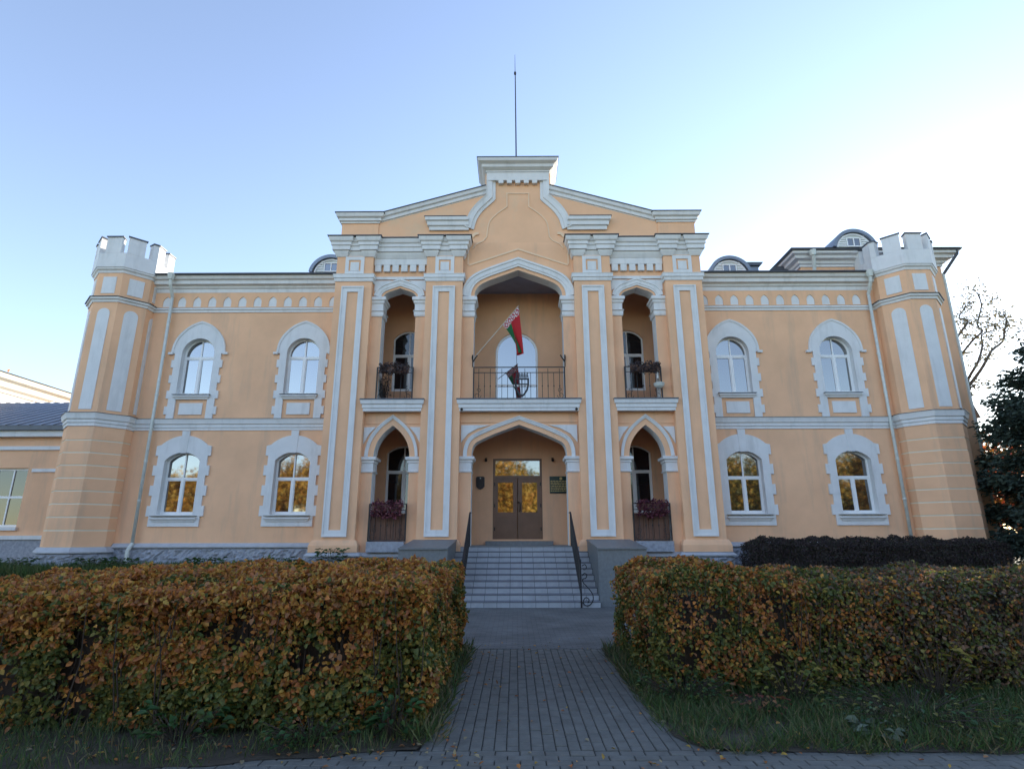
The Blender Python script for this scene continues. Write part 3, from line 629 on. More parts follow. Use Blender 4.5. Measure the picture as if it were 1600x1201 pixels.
# --- ironwork on the balconies (parts of the house)
def railing(x0, x1, y, z0, z1, n, name='balcony_railing', emblem=False):
    b = MB(); b.box(x0,x1,y-.02,y+.02,z1-.025,z1); b.box(x0+.02,x1-.02,y-.012,y+.012,z1-.21,z1-.19); b.box(x0+.02,x1-.02,y-.012,y+.012,z0+.02,z0+.045)
    o = b.build(name, 'iron', H)
    for x in (x0+.02, x1-.02): bx('post', 'iron', o, x-.02, x+.02, y-.021, y+.021, z0, z1-.026)
    for k in range(1, n):
        x = x0+(x1-x0)*k/n
        bb = MB().tube([(x,y,z0+.03),(x,y,z1-.06 if k%2 else z1-.2)], .009, 5); bb.tube([(x,y,(z0+z1)/2-.14),(x,y,(z0+z1)/2-.10),(x,y,(z0+z1)/2-.06)], [.008,.022,.008], 6); bb.build('bar', 'iron', o)
    def spiral(cx, cz, r, a0, turns, d=1):
        return [(cx+r*(1-.75*t)*math.cos(a0+d*t*turns*6.283), y-.015, cz+r*(1-.75*t)*math.sin(a0+d*t*turns*6.283)) for t in [i/16 for i in range(17)]]
    for sg, xx in ((1,x0+.16),(-1,x1-.16)):
        MB().tube(spiral(xx, z0+.14, .12, 0 if sg > 0 else math.pi, 1.2, -sg), .008, 5).build('scroll', 'iron', o); MB().tube(spiral(xx+sg*.02, z0+.33, .08, -1.5, 1.1, sg), .008, 5).build('scroll', 'iron', o)
    if emblem:
        c = (x0+x1)/2+.09; zt = z0+.70
        sh = [(c-.21,zt),(c-.21,zt-.2),(c-.17,zt-.38),(c-.08,zt-.52),(c,zt-.60),(c+.08,zt-.52),(c+.17,zt-.38),(c+.21,zt-.2),(c+.21,zt)]
        e = MB().sweep(sh, [(-.03,-.012),(-.03,.012),(.03,.012),(.03,-.012)], XZ(y-.03), closed=True)
        e.box(c-.018,c+.018,y-.04,y-.02,zt-.59,zt+.02); e.box(c-.2,c+.2,y-.041,y-.019,zt-.20,zt-.165); e.build('shield_emblem', 'iron', o)
        e = MB(); e.box(c-.22,c+.22,y-.04,y-.02,zt+.06,zt+.10); e.box(c-.2,c+.2,y-.04,y-.02,zt+.13,zt+.16)
        for k in range(5): e.box(c-.19+k*.09,c-.16+k*.09,y-.039,y-.021,zt+.1,zt+.2)
        e.build('crown_emblem', 'iron', o)
    return o
railing(-1.53, 1.55, .12, 6.125, 7.25, 16, emblem=True)
for s in (-1, 1):
    railing(*sorted((s*(XC-.62), s*(XC+.62))), .16, 6.125, 7.27, 6); railing(*sorted((s*(XC-.60), s*(XC+.60))), .17, 1.62, 2.77, 6, 'porch_railing')
    pn = bx('board_panel', 'board', H, *sorted((s*(XC-.575), s*(XC+.575))), .345, .36, 1.70, 2.45)
    for k in range(7):
        x = XC-.57+k*.163; bx('board', 'board', pn, *sorted((s*x, s*(x+.150))), .318, .344, 1.66, 2.46+random.uniform(-.01,.01))

# ------------------------------------------------------------------ entrance steps
ST = thing('entrance_steps', 'wide flight of grey tiled steps rising to the porch', 'steps', (0,-2.6,0))
NR, rise, run = 10, .147, .285
for k in range(NR):
    z1 = 1.47-k*rise; yf = -.02-k*run
    st = MB().box(-1.96, 2.06, yf, yf+run+(.3 if k == 0 else .02), max(-.05, z1-rise-.06), z1-.014).build('step', 'grout' if k else 'granite', ST, loc=(0,2.6,0))
    if k == 0:
        bx('edge_slab', 'granite', st, -1.57, 1.57, yf-.03, yf+.75, z1-.013, z1+.012); 
    n = 12; w = (2.05+1.95)/n
    for q in range(n):
        def tr(): return MB().box(-w/2+.005, w/2-.005, 0, run-.004, -.0135, 0).build('tread_tile','tread')
        def rs(): return MB().box(-w/2+.005, w/2-.005, -.012, 0, 0, rise-.03).build('riser_tile','tile')
        x = -1.95+w*(q+.5)
        if k: shared(('tr',), tr, 'tread_tile', st, (x, yf-.012, z1))
        shared(('rs',), rs, 'riser_tile', st, (x, yf-.001, z1-rise+.004))
def gblock(s, label):
    o = thing('stone_block', label, 'stone block', (s*2.7,-1.1,0), 'granite blocks flanking the steps')
    b = MB(); x0, x1 = (2.06,3.36) if s > 0 else (-3.26,-1.95)
    b.add([(x0,-2.35,-.1),(x1,-2.35,-.1),(x1,-.02,-.1),(x0,-.02,-.1),(x0,-2.35,1.43),(x1,-2.35,1.43),(x1,-.02,1.63),(x0,-.02,1.63)], [(0,3,2,1),(4,5,6,7),(0,1,5,4),(1,2,6,5),(2,3,7,6),(3,0,4,7)]); b.build('block', 'granite', o, loc=(-s*2.7,1.1,0))
    c = MB(); e = .012
    c.add([(x0-e,-2.40,1.432),(x1+e,-2.40,1.432),(x1+e,-.02,1.632),(x0-e,-.02,1.632),(x0-e,-2.40,1.472),(x1+e,-2.40,1.472),(x1+e,-.02,1.672),(x0-e,-.02,1.672)], [(0,3,2,1),(4,5,6,7),(0,1,5,4),(1,2,6,5),(2,3,7,6),(3,0,4,7)]); c.build('cap', 'granite', o, loc=(-s*2.7,1.1,0))
gblock(-1, 'grey granite block left of the entrance steps, behind the orange hedge'); gblock(1, 'grey granite block right of the entrance steps, beside the iron scroll')
def stair_rail(x, label):
    o = thing('stair_railing', label, 'railing', (x,-2.55,0), 'iron railings of the entrance steps')
    top = [(-.05,2.47),(-.30,2.47),(-2.62,1.10)]; Y = lambda y: y+2.55
    b = MB(); b.tube([(0,Y(-.02),2.47),(0,Y(-.34),2.47)], .022, 6); b.tube([(0,Y(-.34),2.47),(0,Y(-2.62),1.10)], .024, 6); b.build('handrail', 'iron', o)
    MB().tube([(0,Y(-.42),1.60),(0,Y(-2.6),.28)], .014, 6).build('lower_rail', 'iron', o); MB().tube([(0,Y(-.40),2.25),(0,Y(-2.6),.95)], .012, 6).build('upper_rail', 'iron', o)
    for y, z0, z1 in ((-.34,1.47,2.47),(-2.62,.0,1.12)): MB().box(-.02,.02,Y(y)-.02,Y(y)+.02,z0,z1).build('post', 'iron', o)
    MB().tube([(0,Y(-2.62),1.11),(0,Y(-2.62),1.16),(0,Y(-2.62),1.2)], [.02,.035,.01], 8).build('finial', 'iron', o)
    for k in range(19):
        t = (k+.5)/19; y = -.38-2.2*t; zb = 1.62-1.32*t-.0; zt = zb+.66
        MB().tube([(0,Y(y),zb),(0,Y(y),zt)], .009, 5).build('bar', 'iron', o)
        c = (Y(y-.05), zb+.2+.25*(k%2))
        MB().tube([(.006,c[0]+.07*(1-.6*q/10)*math.cos(q*.75),c[1]+.07*(1-.6*q/10)*math.sin(q*.75)) for q in range(11)], .008, 4).build('scroll', 'iron', o)
    # volute at the foot, turned outward
    sg = 1 if x > 0 else -1
    pts = catmull([(.04,.78),(.10,.84),(.16,.80),(.13,.72),(.06,.70),(.06,.62),(.17,.50),(.29,.34),(.30,.18),(.20,.06),(.08,.07),(.05,.17),(.12,.25),(.20,.20),(.17,.12)], 3)
    MB().tube([(sg*a,Y(-2.62),c) for a, c in pts], .013, 5).build('volute', 'iron', o)
    MB().tube([(sg*a,Y(-2.62),c) for a, c in catmull([(.04,1.02),(.12,1.06),(.16,.98),(.10,.93),(.06,.96)],3)], .012, 5).build('volute', 'iron', o)
stair_rail(-1.52, 'black wrought iron stair railing on the left edge of the steps'); stair_rail(1.55, 'black wrought iron stair railing with scrolls on the right of the steps')

# ------------------------------------------------------------------ fast leaf clouds
def leaf_cloud(name, P, D, Nn, L, W, C, m, parent=None, loc=None, fold=.25, six=True):
    """P base points, D leaf direction, Nn face normal, L length, W width, C colour"""
    n = len(P); D = D/np.linalg.norm(D,axis=1,keepdims=True); S = np.cross(D, Nn); S /= np.maximum(1e-6,np.linalg.norm(S,axis=1,keepdims=True)); U = np.cross(S, D)
    L = L[:,None]; W = W[:,None]
    if six:
        V = np.stack([P, P+D*L*.35+S*W*.5+U*W*fold, P+D*L*.72+S*W*.36+U*W*fold*.7, P+D*L-U*W*.15, P+D*L*.72-S*W*.36+U*W*fold*.7, P+D*L*.35-S*W*.5+U*W*fold], 1).reshape(-1,3); k = 6
        F = (np.arange(n)[:,None]*6+np.array([0,1,2,3,0,3,4,5])[None]).reshape(-1); nf = 2*n
    else:
        V = np.stack([P, P+D*L*.45+S*W*.5+U*W*fold, P+D*L, P+D*L*.45-S*W*.5+U*W*fold], 1).reshape(-1,3); k = 4; F = np.arange(4*n); nf = n
    me = bpy.data.meshes.new(name); me.vertices.add(len(V)); me.vertices.foreach_set('co', V.astype(np.float32).ravel()); me.loops.add(len(F)); me.loops.foreach_set('vertex_index', F.astype(np.int32))
    me.polygons.add(nf); me.polygons.foreach_set('loop_start', (np.arange(nf)*4).astype(np.int32)); me.update(calc_edges=True)
    a = me.color_attributes.new('Col', 'FLOAT_COLOR', 'POINT'); cc = np.ones((len(V),4), np.float32); cc[:,:3] = np.repeat(C, k, axis=0); a.data.foreach_set('color', cc.ravel())
    me.materials.append(M[m]); return link(name, me, parent, loc)
def rdir(n): v = rng.normal(size=(n,3)); return v/np.linalg.norm(v,axis=1,keepdims=True)
def nz(P, s, o=0): return np.array([noise.noise(Vector((p[0]*s+o,p[1]*s+o*.7,p[2]*s-o))) for p in P])
def pick(n, pal, w): 
    pal = np.array(pal); i = rng.choice(len(pal), n, p=np.array(w)/sum(w)); return pal[i]*rng.uniform(.75,1.25,(n,1))
# ------------------------------------------------------------------ hedges
ORANGE = [(.46,.18,.042),(.50,.25,.05),(.38,.14,.05),(.44,.29,.06),(.33,.16,.07)]; GREEN = [(.10,.12,.03),(.13,.15,.035),(.08,.11,.03),(.20,.18,.04),(.27,.21,.045)]
BROWN = [(.15,.09,.06),(.20,.12,.075),(.12,.09,.07),(.10,.10,.06)]
def hedge(name, label, x0, x1, y0, y1, top, base, density, faces, colour, holes, seed, leafsize=.062, parts=300, ztop=None, lm='leaf', core=.42):
    ztop = ztop or (lambda x, y: top)
    root = thing(name, label, 'hedge', ((x0+x1)/2, (y0+y1)/2, 0)); ox, oy = root.location[:2]
    PP = []; NN = []
    for f in faces:
        if f == 'top': A = (x1-x0)*(y1-y0)
        elif f in ('front','back'): A = (x1-x0)*(top-base)
        else: A = (y1-y0)*(top-base)
        n = int(A*density*(1.0 if f != 'back' else .4)); u = rng.random(n); v = rng.random(n); dep = rng.exponential(.07, n).clip(0,.4)
        bul = .0
        if f == 'front': P = np.stack([x0+(x1-x0)*u, y0+dep, base+(top-base)*v],1); N_ = np.tile([0,-1,.25],(n,1))
        elif f == 'back': P = np.stack([x0+(x1-x0)*u, y1-dep, base+(top-base)*v],1); N_ = np.tile([0,1,.25],(n,1))
        elif f == 'left': P = np.stack([x0+dep, y0+(y1-y0)*u, base+(top-base)*v],1); N_ = np.tile([-1,0,.25],(n,1))
        elif f == 'right': P = np.stack([x1-dep, y0+(y1-y0)*u, base+(top-base)*v],1); N_ = np.tile([1,0,.25],(n,1))
        else: P = np.stack([x0+(x1-x0)*u, y0+(y1-y0)*v, top-dep*.7],1); N_ = np.tile([0,0,1],(n,1))
        PP.append(P); NN.append(N_.astype(float))
    P = np.concatenate(PP); N_ = np.concatenate(NN); n = len(P)
    k1 = nz(P, 1.3, seed); k2 = nz(P, 3.7, seed+4); k3 = nz(P, 2.2, seed+9)
    P = P+N_*(k1*.18+k2*.11)[:,None]
    dz = np.array([ztop(a,b)-top for a, b in P[:,:2]]); tt = np.clip((P[:,2]-base)/(top-base),0,1); P[:,2] += dz*tt
    # rounded upper edges
    ed = np.minimum(np.minimum(P[:,0]-x0, x1-P[:,0]), np.minimum(P[:,1]-y0, y1-P[:,1])).clip(0,.3); P[:,2] -= ((.3-ed)/.3)**2*.13*tt
    front = (N_[:,2] < .5); h = nz(P, 1.7, seed+31)+.5*nz(P, 4.1, seed+37)
    keep = ~(front & (h > holes)) & ~(front & (tt < .12) & (rng.random(n) < .3))
    keep |= (rng.random(n) < .10)
    P = P[keep]; N_ = N_[keep]; k3 = k3[keep]; tt = tt[keep]; n = len(P)
    D = rdir(n)*1.1+N_*.2+np.array([0,0,-.25]); Nn = N_+rdir(n)*.9
    C = colour(P, tt, k3, n); Ls = leafsize*rng.uniform(.6,1.3,n); P = P-np.array([ox,oy,0])
    # the nearest leaves are separate pieces
    d2 = (P[:,0]+ox+.14)**2+(P[:,1]+oy+18)**2+(P[:,2]-1.3)**2*3; order = np.argsort(d2); near = order[:parts*6:6] if parts else []
    mask = np.ones(n, bool); mask[near] = False
    o = leaf_cloud('foliage', P[mask], D[mask], Nn[mask], Ls[mask], Ls[mask]*.74, C[mask], lm, root); o['kind'] = 'stuff'
    if parts:
        lib = [leaf_cloud('leaf', np.zeros((1,3)), np.array([[0,1.,0]]), np.array([[0,0,1.]]), np.array([leafsize*1.1]), np.array([leafsize*.7]), np.array([c]), 'leaf') for c in [ORANGE[0],ORANGE[1],ORANGE[3],GREEN[1],GREEN[3],GREEN[4]]]
        ms = [l.data for l in lib]
        for l in lib: bpy.data.objects.remove(l)
        for i in near:
            l = link('leaf', ms[int(np.argmin([np.sum((np.array(c)-C[i])**2) for c in [ORANGE[0],ORANGE[1],ORANGE[3],GREEN[1],GREEN[3],GREEN[4]]]))], root, tuple(P[i])); l.rotation_euler = Vector(D[i]).to_track_quat('Y','Z').to_euler()
    # twigs and stems
    tw = MB(); nt = int((x1-x0)*(y1-y0)*16)
    for i in range(nt):
        x = random.uniform(x0+.1,x1-.1); y = random.uniform(y0+.06,y1-.1) if i%3 else random.uniform(y0+.06,y0+.3); zt_ = ztop(x,y)-random.uniform(.05,.35); z0 = random.uniform(0,.35)
        a = Vector((x-ox,y-oy,z0*0+.0)); b = a+Vector((random.uniform(-.25,.25),random.uniform(-.2,.2),zt_)); m_ = a.lerp(b,.5)+Vector((random.uniform(-.1,.1),random.uniform(-.1,.1),0))
        tw.tube([a,m_,b], [.009,.006,.003], 4)
    for i in range(int((x1-x0)*(y1-y0)*5)):
        x = random.uniform(x0+.05,x1-.05); y = random.uniform(y0,y1-.05); z_ = ztop(x,y)-.08; a = Vector((x-ox,y-oy,z_-.2)); tw.tube([a, a+Vector((random.uniform(-.06,.06),random.uniform(-.08,.04),random.uniform(.22,.36)))], [.004,.0015], 3)
    o = tw.build('twigs', 'twig', root, normals=False); o['kind'] = 'stuff'
    c = MB(); nx, ny = 24, 8; e = .30     # solid dark box standing in for the shade inside the hedge
    c.box(x0+e-ox, x1-e-ox, y0+e-oy, y1-e-oy, 0, top-core); c.build('shade_core', 'twig', root)
    return root
def colL(P, tt, k, n):
    w = np.clip(.48+.75*(tt-.5)+1.1*k+.5*nz(P,5.,8.), .05, .95)+(P[:,2] > 1.2)*.15; o = rng.random(n) < w
    return np.where(o[:,None], pick(n, ORANGE, (3,3,2,2,2)), pick(n, GREEN, (3,3,3,2,2)))
def colR(P, tt, k, n):
    dull = np.clip((P[:,0]-3.2)/1.6, 0, 1)*.75; w = np.clip(.38+.6*(tt-.5)+1.0*k+.5*nz(P,5.,8.), .05, .9); o = rng.random(n) < w
    C = np.where(o[:,None], pick(n, ORANGE, (3,2,3,2,3)), pick(n, GREEN, (3,3,3,2,1))); d = rng.random(n) < dull
    return np.where(d[:,None], np.where((rng.random(n) < .25)[:,None], pick(n, GREEN, (2,2,2,2,2)), pick(n, BROWN, (2,2,2,3))), C)
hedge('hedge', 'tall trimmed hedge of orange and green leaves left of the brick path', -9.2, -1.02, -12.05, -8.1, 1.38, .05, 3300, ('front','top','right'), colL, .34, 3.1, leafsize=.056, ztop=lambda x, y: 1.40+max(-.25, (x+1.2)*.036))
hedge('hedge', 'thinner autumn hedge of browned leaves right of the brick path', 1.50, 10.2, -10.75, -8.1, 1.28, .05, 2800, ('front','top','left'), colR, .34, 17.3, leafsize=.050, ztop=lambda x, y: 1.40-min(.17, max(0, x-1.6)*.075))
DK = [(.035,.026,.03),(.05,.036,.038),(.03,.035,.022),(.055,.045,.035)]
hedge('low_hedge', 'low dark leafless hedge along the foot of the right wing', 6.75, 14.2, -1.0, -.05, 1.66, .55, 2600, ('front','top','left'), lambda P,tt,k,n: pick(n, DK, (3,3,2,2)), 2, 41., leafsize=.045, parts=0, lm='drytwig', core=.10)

# ------------------------------------------------------------------ grass and weeds
def grass(name, label, P, hmin, hmax, pal, w, width=.007, lean=.45):
    n = len(P); D = np.stack([rng.normal(0,lean,n),rng.normal(0,lean,n),np.ones(n)],1); L = rng.uniform(hmin,hmax,n)
    o = leaf_cloud(name, P, D, rdir(n), L, np.full(n,width)*rng.uniform(.6,1.5,n), pick(n, pal, w), 'grassblade', fold=0, six=False)
    o['kind'] = 'stuff'; return tag(o, label, 'grass')
GP = [(.04,.085,.022),(.06,.105,.026),(.09,.11,.036),(.17,.14,.07)]
def patch(n, x0, x1, y0, y1, z=.0):
    return np.stack([rng.uniform(x0,x1,n), rng.uniform(y0,y1,n), np.full(n,z)],1)
P = patch(46000, 1.22, 9.5, -12.62, -10.3); edge = 1.24+np.clip((-P[:,1]-11.4),0,3)**2*.16+.05*np.sin(P[:,1]*7)+.04*np.sin(P[:,1]*19)
P = P[(P[:,0] > edge) & (P[:,1] > -12.53-.012*P[:,0]+.05*np.sin(P[:,0]*6)+.03*np.sin(P[:,0]*17))]; dn = nz(P, 1.9, 5.); P = P[dn*1.4+rng.random(len(P))*.8 > -.08]
grass('verge_grass', 'shaggy green grass in front of the right hedge', P, .05, .22, GP, (4,4,3,2), .008, .75)
P = np.concatenate([patch(1500, 1.26, 1.75, -10.7, -8.0), patch(1500, -1.15, -.84, -12.4, -8.0)])
grass('path_edge_grass', 'long straggling grass leaning over both edges of the path', P, .08, .30, GP, (3,3,4,4), .011, .8)
P = patch(9000, -8.5, -.9, -13.1, -11.85); P = P[(nz(P, 2.1, 2.)+rng.random(len(P))*.7 > .15) & (P[:,1] > -12.42-np.clip((-1.0-P[:,0])*.22,0,.7)+.1*np.sin(P[:,0]*5))]
grass('hedge_foot_grass', 'patchy low grass along the foot of the orange hedge', P, .05, .2, GP, (4,4,2,2))
def bank(n, x0, x1, y0, y1):
    P = patch(n, x0, x1, y0, y1); t = np.clip((P[:,1]+3.0)/1.7,0,1); P[:,2] = .0+.70*(t*t*(3-2*t)); return P
P = bank(26000, -20, -3.6, -1.7, .75); k = nz(P*np.array([1,.6,1]), .9, 3.); P = P[k > -.35]
grass('bank_grass', 'green grass bank at the foot of the left wing', P, .14, .46, GP[:3]+[(.09,.10,.03)], (4,4,3,1), .018)
P = bank(9000, 3.6, 13.6, -2.2, -1.05)
grass('bank_grass', 'tufts of grass before the low dark hedge at the right wing', P, .10, .30, GP, (4,4,3,1), .016)
def weed(name, label, x, y, n, r, h, size, pal, z=0.):
    o = thing(name, label, 'plant', (x,y,z)); P = []; D = []
    st = MB()
    for i in range(n):
        a = random.uniform(0,6.283); rr = r*math.sqrt(random.random()); zz = h*random.uniform(.25,1); p = Vector((rr*math.cos(a), rr*math.sin(a), zz)); P.append(p); D.append((math.cos(a),math.sin(a),random.uniform(-.3,.3)))
        if i%2 == 0: st.tube([(p.x*.2,p.y*.2,0),(p.x*.7,p.y*.7,zz*.7),tuple(p)], .004, 4)
    L = size*rng.uniform(.6,1.3,n); f = leaf_cloud('leaves', np.array(P), np.array(D), np.tile([0,0,1.],(n,1))+rdir(n)*.5, L, L*.6, pick(n, pal, [1]*len(pal)), 'leaf', o); f['kind'] = 'stuff'
    st.build('stems', 'grassblade' if False else 'twig', o, normals=False); return o
GG = [(.03,.085,.025),(.04,.10,.03),(.05,.09,.02)]
weed('weed', 'bright green leafy weed under the orange hedge beside the path', -1.28, -12.15, 70, .22, .40, .10, GG)
weed('weed', 'green ground plants below the left hedge, nearer the middle', -2.0, -12.25, 170, .42, .22, .06, GG+[GREEN[1]])
weed('weed', 'dim green weed clump at the lower left edge', -3.2, -12.25, 90, .4, .30, .09, GG)
weed('weed', 'yellow-green leafy weed before the right hedge', 2.95, -11.0, 120, .35, .38, .08, [(.16,.17,.03),(.10,.13,.03),(.2,.16,.03)])
weed('weed', 'yellow-leaved sapling at the far right of the right hedge', 4.6, -10.95, 110, .4, .6, .08, [(.17,.17,.03),(.12,.13,.03),(.22,.17,.03)])
weed('weed', 'rosette of grey-green leaves at the verge edge near the pavement', 3.15, -12.2, 40, .16, .14, .12, [(.09,.12,.08),(.11,.14,.09)])
weed('weed', 'low matted green weeds where the right hedge meets the path', 1.75, -10.9, 260, .5, .26, .055, GG+[GREEN[1]])
weed('weed', 'broad patch of trailing weeds in the middle of the right verge', 3.9, -11.6, 420, .9, .20, .055, GG+[GREEN[0],GREEN[3]])
weed('weed', 'reddish seedlings in the grass before the right hedge', 2.45, -11.35, 60, .3, .2, .06, [(.20,.06,.04),(.24,.12,.05)])
for i, x in enumerate((-15.1,-12.6,-11.9,-9.3,-7.2,-5.6)):
    weed('tall_weed', ['leafy weed against the left tower plinth','bushy weed at the foot of the left downpipe','second bushy weed right of the left downpipe','weed below the two left wing windows','tall weed before the plinth near the portico','shaggy tuft before the leftmost pilaster base'][i], x, -.45-.15*(i%2), 150, .45, .55 if i < 5 else .8, .13, GG, .62)
# fallen leaves
n = 490; P = np.concatenate([patch(150, -5, -.6, -12.75, -12.1, .018), patch(60, -3, 4, -13.0, -12.45, .012), patch(70, -.9, 1.2, -12.4, -7.0, .010), patch(120, -1.05, -.75, -12.3, -8, .012), patch(90, 1.25, 6, -12.6, -11.2, .03)])
D = rdir(n); D[:,2] = np.abs(D[:,2])*.25; L = rng.uniform(.03,.06,n)
o = leaf_cloud('fallen_leaves', P, D, np.tile([0,0,1.],(n,1))+rdir(n)*.3, L, L*.65, pick(n, ORANGE+[(.3,.25,.15)], (2,2,2,2,2,3)), 'leaf'); o['kind'] = 'stuff'; tag(o, 'dry orange leaves scattered on the paving and verges', 'leaves')

# ------------------------------------------------------------------ small things on the house
def cloth():
    root = thing('flag', 'red and green flag on a slanted white pole over the balcony', 'flag', (-1.5,.2,7.55))
    A = Vector((-1.48,.16,7.62)); B = Vector((.0,-.75,9.08)); o = Vector(root.location)
    MB().tube([A-o, B-o], .016, 6).build('pole', 'pole', root)
    nu, nv = 26, 40; vs = []; uvs = []
    for j in range(nv+1):
        v = j/nv
        for i in range(nu+1):
            u = i/nu; p = A.lerp(B, .63+.36*u)          # along the pole
            # fly edge falls straight down and gathers under the tip
            t = v**.8; L = 1.05+.62*u
            gx = .03+.10*math.sin(u*7.5+.4)+.05*(u-.5); gy = -.70+.10*math.cos(u*9+1)*(.3+.7*v)
            zz = p.z-L*v; x = p.x*(1-t)+gx*t; y = p.y*(1-t)+gy*t
            vs.append(Vector((x, y+.05*math.sin(u*11)*v, zz))-o); uvs.append((u, v))
    fs = [(j*(nu+1)+i, j*(nu+1)+i+1, (j+1)*(nu+1)+i+1, (j+1)*(nu+1)+i) for j in range(nv) for i in range(nu)]
    me = bpy.data.meshes.new('cloth'); me.from_pydata(vs, [], fs); uv = me.uv_layers.new(name='UVMap'); uv.data.foreach_set('uv', [c for l in me.loops for c in uvs[l.vertex_index]])
    m = bpy.data.materials.new('flag_cloth'); m.use_nodes = True; nt = m.node_tree; N = nt.nodes; L_ = nt.links; b = N['Principled BSDF']; b.inputs['Roughness'].default_value = .75
    t = N.new('ShaderNodeUVMap'); s = N.new('ShaderNodeSeparateXYZ'); L_.new(t.outputs[0], s.inputs[0])
    def math_(op, a, b_): 
        q = N.new('ShaderNodeMath'); q.operation = op
        for k, x in enumerate((a, b_)):
            if isinstance(x, (int,float)): q.inputs[k].default_value = x
            else: L_.new(x, q.inputs[k])
        return q.outputs[0]
    U, V = s.outputs[0], s.outputs[1]; red = math_('GREATER_THAN', U, .42); orn = math_('LESS_THAN', V, .16)
    mx = N.new('ShaderNodeMix'); mx.data_type = 'RGBA'; mx.inputs[6].default_value = (.012,.16,.05,1); mx.inputs[7].default_value = (.56,.022,.03,1); L_.new(red, mx.inputs[0])
    # woven diamonds: |saw(u*9)-.5| + |v/.16-.5|
    du = math_('ABSOLUTE', math_('SUBTRACT', math_('FRACT', math_('MULTIPLY', U, 4.), 0), .5), 0); dv = math_('ABSOLUTE', math_('SUBTRACT', math_('DIVIDE', V, .16), .5), 0)
    dd = math_('FRACT', math_('MULTIPLY', math_('ADD', du, dv), 2.), 0); pat = math_('GREATER_THAN', dd, .5)
    m2 = N.new('ShaderNodeMix'); m2.data_type = 'RGBA'; m2.inputs[6].default_value = (.75,.72,.72,1); m2.inputs[7].default_value = (.52,.03,.05,1); L_.new(pat, m2.inputs[0])
    m3 = N.new('ShaderNodeMix'); m3.data_type = 'RGBA'; L_.new(orn, m3.inputs[0]); L_.new(mx.outputs[2], m3.inputs[6]); L_.new(m2.outputs[2], m3.inputs[7]); L_.new(m3.outputs[2], b.inputs[0]); tl = N.new('ShaderNodeBsdfTranslucent'); L_.new(m3.outputs[2], tl.inputs[0]); xs_ = N.new('ShaderNodeMixShader'); xs_.inputs[0].default_value = .45; L_.new(b.outputs[0], xs_.inputs[1]); L_.new(tl.outputs[0], xs_.inputs[2]); L_.new(xs_.outputs[0], N['Material Output'].inputs[0])
    me.materials.append(m); me.polygons.foreach_set('use_smooth', [True]*len(me.polygons)); c = link('cloth', me, root)
    
cloth()
def fbracket(x, label):
    o = thing('flag_bracket', label, 'bracket', (x,.22,7.5), 'iron flag brackets at the balcony arch'); sg = 1 if x < 0 else -1
    MB().box(-.015,.015,-.03,.03,-.22,.2).build('plate', 'iron', o); MB().tube([(0,0,-.05),(sg*.08,-.06,.06),(sg*.16,-.11,.16)], .022, 6).build('socket', 'iron', o); MB().tube([(0,0,-.05),(-sg*.02,-.05,.1),(sg*.0,-.10,.18)], .014, 6).build('socket', 'iron', o)
fbracket(-1.56, 'iron flag bracket holding the flag pole, left balcony jamb'); fbracket(1.56, 'empty iron flag bracket on the right balcony jamb')
# coat-of-arms plaque
pq = thing('wall_plaque', 'dark shield-shaped coat of arms plaque left of the entrance door', 'plaque', (-1.38,2.39,3.6))
shp = [(-.15,.20),(-.10,.23),(.10,.23),(.15,.20),(.15,-.12),(.09,-.19),(0,-.23),(-.09,-.19),(-.15,-.12)]
MB().prism(shp, -.04, 0).build('plate', 'bronze', pq)
e = MB(); cc = [(.085*math.cos(a*.524), .085*math.sin(a*.524)-.01) for a in range(12)]; e.prism(cc, -.055, -.039); e.build('disc', 'bronze', pq)
MB().sweep([(.11*math.cos(a*.4-2.2), .12*math.sin(a*.4-2.2)) for a in range(12)], [(-.012,0),(-.012,.015),(.012,.015),(.012,0)], XZ(-.04)).build('wreath', 'bronze', pq)
MB().prism([(.035*math.cos(1.571+k*.628)*(1 if k%2==0 else .4), .17+.035*math.sin(1.571+k*.628)*(1 if k%2==0 else .4)) for k in range(10)], -.055, -.039).build('star', 'zinc', pq)
sgn = thing('sign_board', 'dark green nameplate with gold lettering right of the entrance door', 'sign', (1.50,2.39,3.53))
MB().box(-.40,.40,-.03,0,-.30,.30).build('plate', 'green', sgn)
e = MB(); e.prism([(.05*math.cos(a*.524), .22+.05*math.sin(a*.524)) for a in range(12)], -.04, -.029); e.build('emblem', 'gold', sgn)
ln = MB(); random.seed(5)
for r_ in range(7):
    x = -.37; z = .12-r_*.058
    while x < .34:
        w = random.uniform(.03,.10); ln.box(x, min(.36,x+w), -.0335, -.0295, z, z+.026); x += w+.018
ln.build('lettering', 'gold', sgn)
def lamp(x, label):
    o = thing('wall_lamp', label, 'lamp', (x,2.38,4.45), 'small dark fittings above the porch plaques'); MB().box(-.04,.04,-.02,.02,-.05,.05).build('mount', 'black', o); MB().tube([(0,-.02,0),(0,-.10,-.02),(0,-.15,-.07)], [.02,.04,.05], 8).build('head', 'black', o)
lamp(-1.18, 'small dark wall fitting left above the entrance door'); lamp(1.22, 'small dark wall fitting right above the entrance door')
def cctv(x, label):
    o = thing('security_camera', label, 'camera', (x,-.09,5.74), 'black cameras under the balcony'); MB().tube([(0,.02,.06),(0,-.03,.03)], .02, 6).build('mount', 'black', o); MB().tube([(0,.0,0),(0,-.03,0),(0,-.12,-.015)], [.03,.045,.045], 8).build('body', 'black', o)
cctv(-1.86, 'tiny black camera under the left end of the centre balcony'); cctv(1.86, 'tiny black camera under the right end of the centre balcony')
PUR = [(.09,.018,.035),(.13,.022,.04),(.06,.015,.03),(.16,.04,.06)]; DRY = [(.06,.045,.05),(.085,.06,.06),(.045,.035,.04),(.10,.075,.07)]
